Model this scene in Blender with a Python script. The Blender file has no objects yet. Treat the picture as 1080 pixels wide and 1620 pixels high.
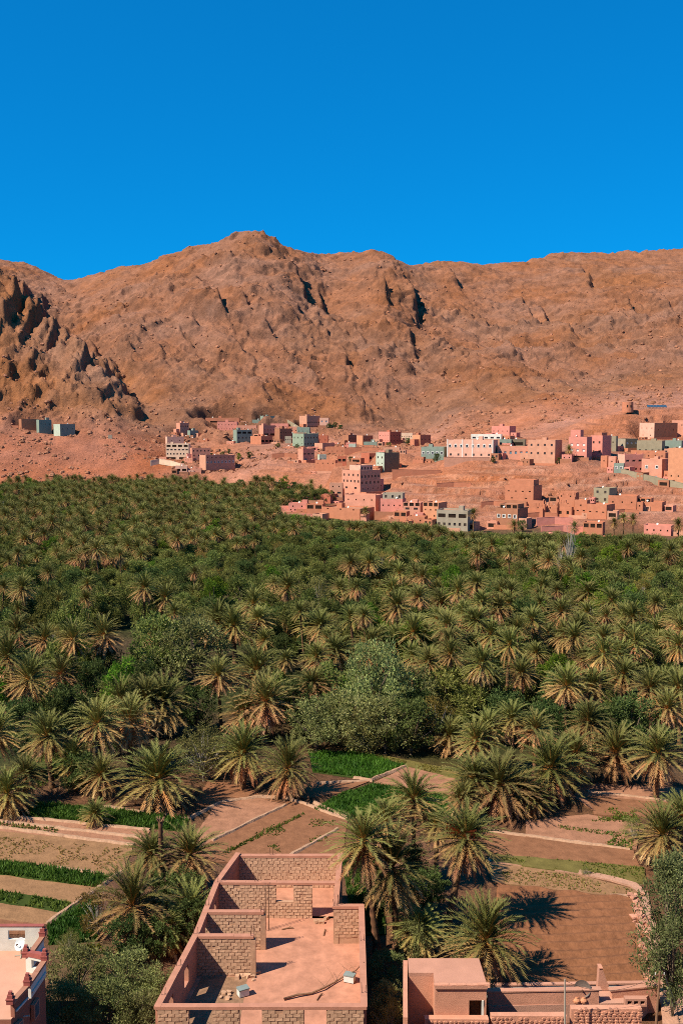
import bpy, math, random
import numpy as np
from mathutils import Vector, Matrix

# ------------------------------------------------------------------ camera, sky, sun, exposure
scene = bpy.context.scene
COL = scene.collection
CAMZ, FPX, PITCH = 42.0, 1600.0, math.radians(5.0)
cam_data = bpy.data.cameras.new('camera')
cam = bpy.data.objects.new('camera', cam_data)
COL.objects.link(cam)
cam.location = (0, 0, CAMZ)
cam.rotation_euler = (math.radians(90) - PITCH, 0, 0)
cam_data.sensor_fit = 'VERTICAL'
cam_data.sensor_height = 36.0
cam_data.sensor_width = 24.0
cam_data.lens = 36.0 * FPX / 1620.0
cam_data.clip_start = 0.5
cam_data.clip_end = 8000
scene.camera = cam

SUN_EL, SHADOW_AZ = 48.0, 32.0           # shadows run to +x and a little away (+y)
a = math.radians(SHADOW_AZ); e = math.radians(SUN_EL)
sun_from = Vector((-math.cos(a) * math.cos(e), -math.sin(a) * math.cos(e), math.sin(e)))
world = bpy.data.worlds.new('World'); scene.world = world
world.use_nodes = True
wn, wl = world.node_tree.nodes, world.node_tree.links
wn.clear()
sky = wn.new('ShaderNodeTexSky'); sky.sky_type = 'NISHITA'; sky.sun_disc = False
sky.sun_elevation = e
sky.sun_rotation = math.atan2(sun_from.x, sun_from.y)
sky.altitude = 1400; sky.air_density = 1.0; sky.dust_density = 0.0; sky.ozone_density = 3.0
tint = wn.new('ShaderNodeMixRGB'); tint.blend_type = 'MULTIPLY'; tint.inputs[0].default_value = 1
tint.inputs[2].default_value = (0.008, 0.575, 1.16, 1)
flat = wn.new('ShaderNodeGamma'); flat.inputs[1].default_value = 0.6
bg = wn.new('ShaderNodeBackground'); bg.inputs[1].default_value = 0.148
wo = wn.new('ShaderNodeOutputWorld')
wl.new(sky.outputs[0], flat.inputs[0]); wl.new(flat.outputs[0], tint.inputs[1]); wl.new(tint.outputs[0], bg.inputs[0]); wl.new(bg.outputs[0], wo.inputs[0])

sun_data = bpy.data.lights.new('sun', 'SUN'); sun_data.energy = 5.0; sun_data.angle = math.radians(0.5)
sun_data.color = (1.0, 0.91, 0.77)
sun = bpy.data.objects.new('sun', sun_data); COL.objects.link(sun)
sun.rotation_euler = (-sun_from).to_track_quat('-Z', 'Y').to_euler()
sun.location = (-60, -20, 120)

vs = scene.view_settings
vs.view_transform = 'Standard'; vs.look = 'None'; vs.exposure = 0.7; vs.gamma = 1.0; vs.use_curve_mapping = False
scene.cycles.max_bounces = 5; scene.cycles.diffuse_bounces = 2; scene.cycles.glossy_bounces = 2
scene.cycles.transmission_bounces = 2; scene.cycles.transparent_max_bounces = 4
scene.cycles.use_denoising = False
scene.cycles.filter_width = 0.95

# ------------------------------------------------------------------ pixel <-> place helpers
CP, SP = math.cos(PITCH), math.sin(PITCH)
def ray(px, py):
    cx = (px - 540) / FPX; cy = (810 - py) / FPX
    return cx, CP + cy * SP, -SP + cy * CP
def at(px, py, y):
    dx, dy, dz = ray(px, py); t = y / dy
    return Vector((dx * t, y, CAMZ + dz * t))
def gp(px, py, z=0.0):
    dx, dy, dz = ray(px, py); t = (z - CAMZ) / dz
    return Vector((dx * t, dy * t, z))
def mpp(py, y):                            # metres per photo pixel at distance y
    return y / ray(540, py)[1] / FPX

# ------------------------------------------------------------------ noise
def _hash(ix, iy, s):
    h = (ix.astype(np.int64) * 374761393 + iy.astype(np.int64) * 668265263 + s * 974634777) & 0xFFFFFFFF
    h = ((h ^ (h >> 13)) * 1274126177) & 0xFFFFFFFF
    h = h ^ (h >> 16)
    return (h & 0xFFFFFF) / float(0xFFFFFF)
def vnoise(x, y, s=0):
    x = np.asarray(x, float); y = np.asarray(y, float)
    ix = np.floor(x); iy = np.floor(y); fx = x - ix; fy = y - iy
    fx = fx * fx * fx * (fx * (fx * 6 - 15) + 10); fy = fy * fy * fy * (fy * (fy * 6 - 15) + 10)
    a = _hash(ix, iy, s); b = _hash(ix + 1, iy, s); c = _hash(ix, iy + 1, s); d = _hash(ix + 1, iy + 1, s)
    return (a + (b - a) * fx) * (1 - fy) + (c + (d - c) * fx) * fy
def fbm(x, y, s=0, o=4, g=0.5):
    t = 0; am = 1; n = 0
    for i in range(o):
        t = t + am * vnoise(x, y, s + i * 17); n += am; am *= g
        x, y = x * 1.6 - y * 1.2 + 13.7, x * 1.2 + y * 1.6 - 7.1
    return t / n
def ridged(x, y, s=0, o=4, g=0.5):
    t = 0; am = 1; n = 0
    for i in range(o):
        t = t + am * (1 - np.abs(2 * vnoise(x, y, s + i * 17) - 1)); n += am; am *= g
        x, y = x * 1.6 - y * 1.2 + 13.7, x * 1.2 + y * 1.6 - 7.1
    return t / n
def sstep(a, b, x):
    t = np.clip((x - a) / (b - a), 0, 1); return t * t * (3 - 2 * t)

# ------------------------------------------------------------------ objects
def setp(o, label=None, cat=None, group=None, kind=None):
    if label: o['label'] = label
    if cat: o['category'] = cat
    if group: o['group'] = group
    if kind: o['kind'] = kind
    return o
def link(name, data, parent=None, loc=None, rot=None, scale=None):
    o = bpy.data.objects.new(name, data); COL.objects.link(o)
    if parent is not None: o.parent = parent
    if loc is not None: o.location = loc
    if rot is not None: o.rotation_euler = rot
    if scale is not None: o.scale = scale
    return o
def empty(name, loc=(0, 0, 0), rz=0.0, label=None, cat=None, group=None):
    o = link(name, None, None, loc, (0, 0, rz)); o.empty_display_size = 0.5
    return setp(o, label, cat, group)

class MB:
    """collects polygons with a material slot each"""
    def __init__(s): s.v = []; s.f = []; s.m = []
    def poly(s, pts, mi=0):
        n = len(s.v); s.v.extend([tuple(p) for p in pts]); s.f.append(tuple(range(n, n + len(pts)))); s.m.append(mi)
    def box(s, x0, x1, y0, y1, z0, z1, mi=0, M=None, j=None):
        P = [(x0, y0, z0), (x1, y0, z0), (x1, y1, z0), (x0, y1, z0), (x0, y0, z1), (x1, y0, z1), (x1, y1, z1), (x0, y1, z1)]
        if j: P = [(p[0] + random.uniform(-j, j), p[1] + random.uniform(-j, j), p[2] + random.uniform(-j, j)) for p in P]
        if M is not None: P = [tuple(M @ Vector(p)) for p in P]
        n = len(s.v); s.v.extend(P)
        for q in ((0, 3, 2, 1), (4, 5, 6, 7), (0, 1, 5, 4), (1, 2, 6, 5), (2, 3, 7, 6), (3, 0, 4, 7)):
            s.f.append(tuple(n + k for k in q)); s.m.append(mi)
    def prism(s, pts, z0, z1, mi=0):
        """closed vertical prism over a plan polygon (counter-clockwise)"""
        ar = sum(pts[i][0] * pts[(i + 1) % len(pts)][1] - pts[(i + 1) % len(pts)][0] * pts[i][1] for i in range(len(pts)))
        if ar < 0: pts = pts[::-1]
        n = len(s.v); k = len(pts)
        s.v.extend([(p[0], p[1], z0) for p in pts]); s.v.extend([(p[0], p[1], z1) for p in pts])
        s.f.append(tuple(n + i for i in range(k - 1, -1, -1))); s.m.append(mi)
        s.f.append(tuple(n + k + i for i in range(k))); s.m.append(mi)
        for i in range(k):
            j = (i + 1) % k
            s.f.append((n + i, n + j, n + k + j, n + k + i)); s.m.append(mi)
    def tube(s, pts, rad, seg=8, mi=0, cap=True):
        pts = [Vector(p) for p in pts]
        if not hasattr(rad, '__len__'): rad = [rad] * len(pts)
        rings = []
        up = Vector((0, 0, 1))
        for i, p in enumerate(pts):
            d = (pts[min(i + 1, len(pts) - 1)] - pts[max(i - 1, 0)]).normalized()
            r = d.cross(up)
            if r.length < 1e-3: r = d.cross(Vector((1, 0, 0)))
            r.normalize(); u = r.cross(d)
            n = len(s.v); rings.append(n)
            for k in range(seg):
                t = 2 * math.pi * k / seg
                s.v.append(tuple(p + (r * math.cos(t) + u * math.sin(t)) * rad[i]))
        for a, b in zip(rings, rings[1:]):
            for k in range(seg):
                j = (k + 1) % seg
                s.f.append((a + k, a + j, b + j, b + k)); s.m.append(mi)
        if cap:
            s.f.append(tuple(rings[0] + k for k in range(seg))); s.m.append(mi)
            s.f.append(tuple(rings[-1] + k for k in range(seg - 1, -1, -1))); s.m.append(mi)
    def mesh(s, name, mats, smooth=False):
        me = bpy.data.meshes.new(name); me.from_pydata(s.v, [], s.f)
        for m in (mats if isinstance(mats, (list, tuple)) else [mats]): me.materials.append(m)
        if len(me.materials) > 1: me.polygons.foreach_set('material_index', s.m)
        if smooth: me.polygons.foreach_set('use_smooth', [True] * len(me.polygons))
        me.update(); return me
    def obj(s, name, mats, parent=None, loc=None, rot=None, smooth=False):
        return link(name, s.mesh(name, mats, smooth), parent, loc, rot)

def np_mesh(name, verts, faces, mats, smooth=False, colors=None):
    """fast mesh from numpy; faces (n,3) or (n,4)"""
    me = bpy.data.meshes.new(name); k = faces.shape[1]
    me.vertices.add(len(verts)); me.vertices.foreach_set('co', verts.astype(np.float32).ravel())
    me.loops.add(faces.size); me.loops.foreach_set('vertex_index', faces.astype(np.int32).ravel())
    me.polygons.add(len(faces)); me.polygons.foreach_set('loop_start', np.arange(0, faces.size, k, dtype=np.int32))
    if smooth: me.polygons.foreach_set('use_smooth', np.ones(len(faces), dtype=bool))
    for m in (mats if isinstance(mats, (list, tuple)) else [mats]): me.materials.append(m)
    me.update(calc_edges=True)
    if colors is not None:
        at_ = me.color_attributes.new('tone', 'FLOAT_COLOR', 'POINT')
        c = np.ones((len(verts), 4), np.float32); c[:, :3] = colors
        at_.data.foreach_set('color', c.ravel())
    return me

# ------------------------------------------------------------------ materials
def _nt(name, rough=0.9, spec=0.2):
    m = bpy.data.materials.new(name); m.use_nodes = True
    n, l = m.node_tree.nodes, m.node_tree.links
    b = n['Principled BSDF']; b.inputs['Roughness'].default_value = rough; b.inputs['Specular IOR Level'].default_value = spec
    return m, n, l, b
def mat_plain(name, col, rough=0.85, spec=0.2, var=0.25, scale=1.5, bump=0.0, bscale=20, objvar=0.0, dark=None, metal=0.0):
    """base colour mottled with two noises; optional bump and per-object variation"""
    col = tuple(c * .82 for c in col)
    m, n, l, b = _nt(name, rough, spec); b.inputs['Metallic'].default_value = metal
    tc = n.new('ShaderNodeTexCoord')
    n1 = n.new('ShaderNodeTexNoise'); n1.inputs['Scale'].default_value = scale; n1.inputs['Detail'].default_value = 6
    n1.inputs['Roughness'].default_value = 0.65
    l.new(tc.outputs['Object'], n1.inputs['Vector'])
    mr = n.new('ShaderNodeMapRange'); mr.inputs[1].default_value = 0.3; mr.inputs[2].default_value = 0.7
    l.new(n1.outputs[0], mr.inputs[0])
    mx = n.new('ShaderNodeMixRGB')
    d = dark or tuple(c * (1 - var) for c in col)
    br = tuple(min(1, c * (1 + var * 0.6)) for c in col)
    mx.inputs[1].default_value = (*d, 1); mx.inputs[2].default_value = (*br, 1)
    l.new(mr.outputs[0], mx.inputs[0]); out = mx.outputs[0]
    if objvar:
        oi = n.new('ShaderNodeObjectInfo'); hs = n.new('ShaderNodeHueSaturation')
        m2 = n.new('ShaderNodeMapRange'); m2.inputs[3].default_value = 1 - objvar; m2.inputs[4].default_value = 1 + objvar
        l.new(oi.outputs['Random'], m2.inputs[0]); l.new(m2.outputs[0], hs.inputs['Value']); l.new(out, hs.inputs['Color']); out = hs.outputs[0]
    l.new(out, b.inputs['Base Color'])
    if bump:
        n2 = n.new('ShaderNodeTexNoise'); n2.inputs['Scale'].default_value = bscale; n2.inputs['Detail'].default_value = 5
        l.new(tc.outputs['Object'], n2.inputs['Vector'])
        bp = n.new('ShaderNodeBump'); bp.inputs['Strength'].default_value = 1.0; bp.inputs['Distance'].default_value = bump
        l.new(n2.outputs[0], bp.inputs['Height']); l.new(bp.outputs[0], b.inputs['Normal'])
    return m
def mat_leaf(name, objvar=0.25, hue=0.03, trans=0.25, rough=0.55, spec=0.3):
    """leaf colour comes from the per-leaf 'tone' attribute, varied per plant; a little light passes through"""
    m, n, l, b = _nt(name, rough, spec)
    at_ = n.new('ShaderNodeAttribute'); at_.attribute_name = 'tone'
    oi = n.new('ShaderNodeObjectInfo'); hs = n.new('ShaderNodeHueSaturation')
    m1 = n.new('ShaderNodeMapRange'); m1.inputs[3].default_value = 1 - objvar; m1.inputs[4].default_value = 1 + objvar
    l.new(oi.outputs['Random'], m1.inputs[0]); l.new(m1.outputs[0], hs.inputs['Value'])
    ml = n.new('ShaderNodeMath'); ml.operation = 'MULTIPLY'; ml.inputs[1].default_value = 7.31
    fr = n.new('ShaderNodeMath'); fr.operation = 'FRACT'
    l.new(oi.outputs['Random'], ml.inputs[0]); l.new(ml.outputs[0], fr.inputs[0])
    m2 = n.new('ShaderNodeMapRange'); m2.inputs[3].default_value = 0.5 - hue; m2.inputs[4].default_value = 0.5 + hue
    l.new(fr.outputs[0], m2.inputs[0]); l.new(m2.outputs[0], hs.inputs['Hue'])
    l.new(at_.outputs['Color'], hs.inputs['Color']); l.new(hs.outputs[0], b.inputs['Base Color'])
    tr = n.new('ShaderNodeBsdfTranslucent'); l.new(hs.outputs[0], tr.inputs['Color'])
    mx = n.new('ShaderNodeMixShader'); mx.inputs[0].default_value = trans
    out = n['Material Output']
    l.new(b.outputs[0], mx.inputs[1]); l.new(tr.outputs[0], mx.inputs[2]); l.new(mx.outputs[0], out.inputs[0])
    return m
# ------------------------------------------------------------------ terrain: profiles (photo row, distance) per column
COLS = {
 -400: (620, [(700, 700), (600, 790), (480, 900), (440, 960), (470, 1080), (420, 1500)]),
 0:    (630, [(690, 700), (678, 722), (640, 770), (560, 840), (480, 900), (446, 935), (500, 1020), (406, 1500)]),
 50:   (630, [(688, 705), (676, 724), (640, 775), (570, 845), (474, 925), (520, 1010), (415, 1500)]),
 100:  (630, [(690, 708), (650, 765), (590, 830), (520, 905), (560, 980), (434, 1500)]),
 160:  (630, [(692, 705), (660, 745), (580, 850), (600, 920), (540, 1020), (430, 1420)]),
 200:  (630, [(698, 700), (670, 740), (632, 800), (640, 850), (560, 960), (417, 1380)]),
 240:  (630, [(735, 668), (695, 725), (680, 760), (590, 920), (500, 1060), (411, 1360)]),
 300:  (630, [(742, 650), (700, 735), (672, 780), (590, 920), (480, 1100), (394, 1340)]),
 345:  (625, [(742, 648), (700, 735), (668, 785), (580, 930), (450, 1140), (381, 1320)]),
 390:  (610, [(742, 640), (700, 725), (668, 785), (570, 940), (450, 1140), (371, 1310)]),
 435:  (590, [(735, 625), (690, 735), (666, 785), (560, 950), (450, 1140), (378, 1310)]),
 460:  (570, [(745, 605), (728, 650), (708, 690), (690, 745), (672, 800), (560, 960), (460, 1130), (397, 1340)]),
 520:  (480, [(800, 500), (765, 590), (735, 635), (714, 675), (701, 710), (687, 760), (676, 800), (560, 980), (405, 1380)]),
 560:  (415, [(825, 420), (818, 432), (788, 456), (755, 500), (738, 555), (708, 660), (700, 710), (684, 780), (560, 980), (398, 1370)]),
 605:  (405, [(826, 415), (815, 425), (784, 452), (758, 480), (746, 520), (730, 570), (706, 670), (694, 730), (682, 790), (560, 980), (393, 1350)]),
 632:  (395, [(830, 402), (815, 418), (775, 448), (754, 474), (744, 520), (728, 570), (706, 670), (694, 730), (682, 790), (560, 980), (404, 1370)]),
 660:  (388, [(835, 395), (820, 412), (778, 442), (754, 472), (732, 510), (722, 560), (706, 680), (696, 740), (682, 800), (560, 1000), (408, 1460)]),
 710:  (380, [(842, 388), (820, 408), (785, 435), (754, 470), (741, 487), (728, 502), (712, 570), (694, 700), (560, 1020), (409, 1500)]),
 780:  (368, [(850, 376), (836, 394), (818, 410), (796, 428), (764, 448), (742, 478), (728, 498), (705, 570), (686, 690), (545, 1080), (413, 1550)]),
 870:  (358, [(864, 362), (838, 392), (819, 410), (797, 426), (765, 450), (738, 480), (727, 495), (700, 560), (680, 650), (540, 1080), (402, 1600)]),
 930:  (352, [(860, 372), (838, 392), (820, 405), (798, 423), (768, 446), (742, 474), (728, 498), (690, 555), (657, 600), (668, 670), (560, 1000), (460, 1300), (399, 1600)]),
 990:  (350, [(860, 370), (838, 390), (808, 416), (780, 436), (756, 458), (738, 480), (714, 525), (670, 570), (646, 592), (656, 660), (575, 930), (470, 1250), (405, 1600)]),
 1050: (350, [(856, 366), (838, 388), (808, 416), (785, 430), (766, 448), (740, 480), (716, 525), (690, 562), (645, 594), (656, 660), (570, 900), (480, 1180), (401, 1600)]),
 1150: (350, [(848, 358), (800, 410), (762, 445), (705, 505), (660, 560), (638, 592), (645, 660), (550, 900), (470, 1180), (396, 1600)]),
 1500: (350, [(840, 360), (790, 410), (750, 445), (700, 505), (650, 560), (630, 592), (635, 660), (540, 900), (460, 1180), (380, 1600)]),
}
DS = np.arange(0, 3001, 4.0)
_cp = sorted(COLS)
_tab = []
for c in _cp:
    d0, kn = COLS[c]
    dd = [0, d0]; zz = [0, 0]
    for py, d in kn:
        dd.append(d); zz.append(max(at(c, py, d).z, 0.3))
    dd += [dd[-1] + 120, dd[-1] + 400, 3000]; zr = zz[-1]; zz += [zr - 25, zr - 130, zr - 160]
    z = np.interp(DS, dd, zz)
    k = np.array([1, 2, 3, 2, 1]) / 9.0
    z = np.convolve(np.pad(z, 2, mode='edge'), k, mode='valid')
    _tab.append(z)
_pf = np.arange(-400, 1501, 10.0)
TAB = np.array([np.interp(_pf, _cp, col) for col in np.array(_tab).T]).T        # (px, d)
_g = np.exp(-0.5 * (np.arange(-6, 7) / 2.0) ** 2); _g /= _g.sum()
TAB = np.array([np.convolve(np.pad(r, 6, mode='edge'), _g, mode='valid') for r in TAB.T]).T
def base_z(x, y):
    x = np.asarray(x, float); y = np.asarray(y, float)
    yy = np.maximum(y, 60.0)
    px = 540 + FPX * x / yy
    u = np.clip((px + 400) / 10.0, 0, len(_pf) - 1.001); v = np.clip(y / 4.0, 0, len(DS) - 1.001)
    i = u.astype(int); j = v.astype(int); fu = u - i; fv = v - j
    z = (TAB[i, j] * (1 - fu) * (1 - fv) + TAB[i + 1, j] * fu * (1 - fv) + TAB[i, j + 1] * (1 - fu) * fv + TAB[i + 1, j + 1] * fu * fv)
    near = np.clip((46 - y) * 0.9, 0, 39.0)
    return np.maximum(z, near), px
def surf_d(px, py):
    """distance at which the view ray of a photo point meets the smooth terrain"""
    ys = np.arange(330, 1700, 3.0)
    dx, dy, dz = ray(px, py)
    z, _ = base_z(dx / dy * ys, ys)
    hit = np.nonzero(z >= CAMZ + dz / dy * ys)[0]
    return ys[hit[0]] if len(hit) else 1500.0
# cliffs: polylines in photo points laid on the slope; ground stands high on the left of the line and breaks off to its right
CLIFFS = [
 ([(70, 470), (56, 500), (30, 560)], 12, 34, 4), ([(42, 455), (24, 495), (8, 530)], 16, 40, 5), ([(104, 502), (88, 535), (74, 562)], 12, 34, 4), ([(122, 535), (108, 560)], 10, 30, 4),
 ([(150, 560), (134, 590), (126, 606)], 11, 28, 4), ([(174, 590), (166, 606)], 11, 30, 4), ([(198, 612), (188, 632)], 10, 24, 3), ([(222, 648), (214, 662)], 6, 20, 3), ([(60, 575), (46, 600)], 6, 24, 3), ([(25, 590), (12, 612)], 6, 24, 3), ([(110, 615), (98, 635)], 5, 20, 3),
 ([(8, 455), (70, 485), (120, 530), (170, 580), (215, 640)], 9, 40, 6),
 ([(626, 414), (638, 440), (648, 466), (658, 496)], 22, 45, 4), ([(600, 446), (612, 482)], 16, 40, 5),
 ([(466, 436), (480, 478)], 15, 45, 4), ([(500, 450), (512, 484)], 9, 40, 4), ([(338, 486), (358, 518)], 13, 40, 4),
 ([(290, 540), (304, 556)], 9, 25, 3), ([(298, 512), (312, 530)], 6, 25, 3),
 ([(712, 434), (724, 448)], 15, 40, 4), ([(858, 478), (866, 500)], 8, 30, 4), ([(545, 575), (555, 608)], 9, 30, 3),
 ([(580, 590), (600, 603)], 5, 30, 3), ([(735, 618), (762, 628)], 5, 30, 2), ([(690, 600), (700, 612)], 5, 30, 2),
 ([(455, 612), (475, 622)], 6, 30, 2), ([(475, 590), (492, 602)], 7, 30, 3), ([(700, 555), (720, 570)], 5, 30, 3),
 ([(640, 540), (660, 575)], 6, 40, 3), ([(610, 535), (622, 552)], 5, 30, 3), ([(990, 480), (1010, 498)], 10, 40, 4),
 ([(920, 425), (935, 455)], 8, 40, 4), ([(380, 480), (395, 500)], 5, 30, 3), ([(435, 390), (455, 400)], 8, 30, 3),
 ([(85, 452), (105, 462)], 12, 30, 4), ([(820, 470), (850, 500)], 6, 40, 3), ([(745, 480), (790, 530)], 5, 60, 3),
 ([(300, 580), (320, 600)], 6, 30, 3), ([(250, 560), (262, 580)], 6, 30, 3), ([(1040, 460), (1060, 480)], 10, 40, 4),
 ([(1000, 600), (1030, 606)], 4, 30, 3), ([(360, 540), (400, 575)], 5, 40, 3), ([(420, 520), (450, 560)], 5, 40, 3),
]
_CL = []
for pts, h, L, w in CLIFFS:
    P = []
    for px, py in pts:
        d = surf_d(px, py); q = at(px, py, d); P.append((q.x, q.y))
    _CL.append((np.array(P), h, L, w))
PADS = []          # (x, y, z, half-size) filled by the village table
NOTCH = {}
def terrain(x, y, full=True):
    x = np.asarray(x, float); y = np.asarray(y, float)
    shp = x.shape; x = x.ravel(); y = y.ravel()
    z, px = base_z(x, y); z0 = z.copy()
    wx = (fbm(x / 37, y / 37, 91, 3) - .5) * 26; wy = (fbm(x / 37, y / 37, 57, 3) - .5) * 26
    m = sstep(2.0, 16.0, z0) * (y > 300)
    mt = sstep(690, 900, y)
    fade = 1 - 0.55 * sstep(1200, 1340, y)
    if full:
        # big spurs and gullies
        z = z + mt * fade * ((ridged(x / 240 + 3, y / 300, 5, 2) - .62) * 22 + (ridged((x + .4 * y) / 74, y / 210, 23, 3) - .62) * 9)
        hillL = sstep(700, 760, y) * (1 - sstep(900, 1000, y)) * (1 - sstep(165, 225, px))
        z = z + hillL * (ridged(x / 50, y / 50, 43, 4) - .6) * 7
        # rocky outcrops: stepped blocks
        oc = fbm(x / 66 + wx / 66, y / 66 + wy / 66, 77, 4)
        z = z + mt * fade * (sstep(.565, .585, oc) * 3.0 + sstep(.64, .655, oc) * 4)
        oc2 = fbm((x + wx) / 24, (y + wy) / 30, 177, 4)
        z = z + np.maximum(mt, hillL) * fade * (sstep(.585, .61, oc2) * 1.6 + sstep(.66, .68, oc2) * 2.2)
        z = z + m * (1 - .6 * (y < 600)) * ((fbm(x / 13, y / 13, 31, 4) - .5) * (1.4 + .7 * mt) + (ridged(x / 5.2, y / 5.2, 131, 3) - .6) * (0.7 + 2.4 * mt))
        z = z + mt * fade * (ridged((x + .35 * y + wx * .5) / 30, (y + wy) / 190, 333, 3) - .62) * 6.5
        oc3 = ridged(x / 19, y / 26, 445, 3)
        z = z + hillL * (sstep(.62, .64, oc3) * 1.8 + sstep(.72, .735, oc3) * 2.4 + sstep(.81, .82, oc3) * 2)
        oc4 = ridged((x + .5 * y) / 30, (y - .3 * x) / 46, 545, 4)
        z = z + mt * fade * sstep(.45, .6, fbm(x / 120, y / 120, 546, 2)) * (sstep(.66, .68, oc4) * 1.8 + sstep(.75, .765, oc4) * 2.6)
        # tilted beds: broken ledges climbing the slope
        sb = z0 + .30 * x - .04 * y + (fbm(x / 48, y / 48, 711, 4) - .5) * 34
        for per, amp, seed in ((31., 4.2, 5), (13., 2.0, 9)):
            fr = sb / per - np.floor(sb / per); mk = sstep(.47, .56, fbm(x / 75 + 9, y / 75, 720 + seed, 3))
            z = z + np.maximum(mt, hillL) * fade * mk * amp * sstep(0, .05, fr) * (1 - sstep(.12, .95, fr))
        for P, h, L, w in _CL:
            bx0, by0 = P.min(0) - 2.2 * L; bx1, by1 = P.max(0) + 2.2 * L
            k = np.nonzero((x > bx0) & (x < bx1) & (y > by0) & (y < by1))[0]
            if not len(k): continue
            xx = x[k] + wx[k] * .35; yy = y[k] + wy[k] * .35
            best = np.full(len(k), 1e9); side = np.zeros(len(k)); tt = np.zeros(len(k))
            n = len(P) - 1
            for i in range(n):
                ax, ay = P[i]; vx, vy = P[i + 1] - P[i]; ln = math.hypot(vx, vy) + 1e-6
                t = ((xx - ax) * vx + (yy - ay) * vy) / ln ** 2; tc = np.clip(t, 0, 1)
                dx = xx - ax - tc * vx; dy = yy - ay - tc * vy; dist = np.hypot(dx, dy)
                sgn = np.sign(vx * (yy - ay) - vy * (xx - ax))
                up = dist < best
                best = np.where(up, dist, best); side = np.where(up, sgn, side); tt = np.where(up, (i + tc) / n, tt)
            sg = 1 if P[0][1] > P[-1][1] else -1            # +: high ground lies to the left (-x) of the falling line
            hi = side * (-sg) > 0
            s = np.where(hi, .45 * np.exp(-(best / L) ** 1.3), .45 - 1.0 * np.clip(best / w, 0, 1)); s = np.where(~hi & (best > w), -.55 * np.exp(-((best - w) / (.8 * L)) ** 1.2), s)
            end = np.clip(np.minimum(tt, 1 - tt) * 5 + .25, 0, 1) * np.exp(-np.maximum(0, best - 1.2 * L) / 10)
            z[k] += h * s * end * (0.55 + .9 * ridged(xx / 17, yy / 17, 7, 3))
        # bedded rock on the village hill: thin ledges
        st = sstep(575, 620, px) * sstep(3, 8, z0) * (1 - sstep(470, 484, y)) * (1 - sstep(21, 25, z0)) * (y > 330)
        st = np.maximum(st, sstep(890, 930, px) * sstep(520, 535, y) * (1 - sstep(590, 600, y)) * .9)
        st = np.maximum(st, sstep(380, 420, px) * (1 - sstep(470, 500, px)) * sstep(3, 6, z0) * (1 - sstep(18, 24, z0)) * .7 * (y < 720))
        zz = z + (fbm(x / 70, y / 90, 3, 4) - .5) * 9; hgt = 2.6
        q = zz / hgt; fl = np.floor(q); fr = q - fl
        ter = (fl + sstep(.80, .97, fr)) * hgt
        NOTCH['v'] = (st * 1.5 * sstep(.70, .80, fr) * (1 - sstep(.86, .95, fr))).reshape(shp)
        z = z + st * 1.0 * (ter - zz) + st * (fbm(x / 7, y / 4, 9, 3) - .5) * .7
    # level ground under each house
    if PADS:
        num = np.zeros_like(z); den = np.zeros_like(z); mxw = np.zeros_like(z)
        for hx, hy, hz, hs in PADS:
            k = np.nonzero((np.abs(x - hx) < hs + 12) & (np.abs(y - hy) < hs + 12))[0]
            if not len(k): continue
            dist = np.maximum(np.hypot(x[k] - hx, y[k] - hy) - hs, 0)
            w = np.exp(-(dist / 4.0) ** 2) + 1e-9
            num[k] += w * w * hz; den[k] += w * w; mxw[k] = np.maximum(mxw[k], w)
        z = np.where(den > 0, z * (1 - mxw) + mxw * num / np.maximum(den, 1e-12), z)
    z = np.where((y < 330) | (z0 < .05), z + (y > 120) * (fbm(x / 6, y / 6, 201, 3) - .5) * .1, z)
    return z.reshape(shp)

def mat_terrain():
    m, n, l, b = _nt('terrain_rock_and_soil', 0.95, 0.1)
    tc = n.new('ShaderNodeTexCoord'); at_ = n.new('ShaderNodeAttribute'); at_.attribute_name = 'tone'
    def noise(s, d=6, r=.6):
        q = n.new('ShaderNodeTexNoise'); q.inputs['Scale'].default_value = s; q.inputs['Detail'].default_value = d; q.inputs['Roughness'].default_value = r
        l.new(tc.outputs['Object'], q.inputs['Vector']); return q
    n1 = noise(.05, 8, .7); n2 = noise(.6, 8, .75); n3 = noise(.012, 5)
    def rng(src, a, bb, c, d):
        q = n.new('ShaderNodeMapRange'); q.inputs[1].default_value = a; q.inputs[2].default_value = bb; q.inputs[3].default_value = c; q.inputs[4].default_value = d
        l.new(src, q.inputs[0]); return q.outputs[0]
    hs = n.new('ShaderNodeHueSaturation'); l.new(at_.outputs['Color'], hs.inputs['Color'])
    mu = n.new('ShaderNodeMath'); mu.operation = 'MULTIPLY'
    l.new(rng(n1.outputs[0], .3, .7, .62, 1.28), mu.inputs[0]); l.new(rng(n2.outputs[0], .3, .7, .66, 1.3), mu.inputs[1])
    l.new(mu.outputs[0], hs.inputs['Value']); l.new(rng(n3.outputs[0], .35, .65, .9, 1.08), hs.inputs['Saturation'])
    # scattered dark stones
    vo = n.new('ShaderNodeTexVoronoi'); vo.inputs['Scale'].default_value = .33; l.new(tc.outputs['Object'], vo.inputs['Vector'])
    ms = n.new('ShaderNodeMath'); ms.operation = 'MULTIPLY'
    l.new(rng(vo.outputs['Distance'], .12, .26, 1, 0), ms.inputs[0]); l.new(rng(noise(.09, 4).outputs[0], .45, .6, 0, .55), ms.inputs[1])
    mx = n.new('ShaderNodeMixRGB'); mx.inputs[2].default_value = (.13, .06, .035, 1)
    l.new(ms.outputs[0], mx.inputs[0]); l.new(hs.outputs[0], mx.inputs[1]); l.new(mx.outputs[0], b.inputs['Base Color'])
    bp = n.new('ShaderNodeBump'); bp.inputs['Strength'].default_value = 1; bp.inputs['Distance'].default_value = 1.6
    l.new(n2.outputs[0], bp.inputs['Height']); l.new(bp.outputs[0], b.inputs['Normal'])
    return m

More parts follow.
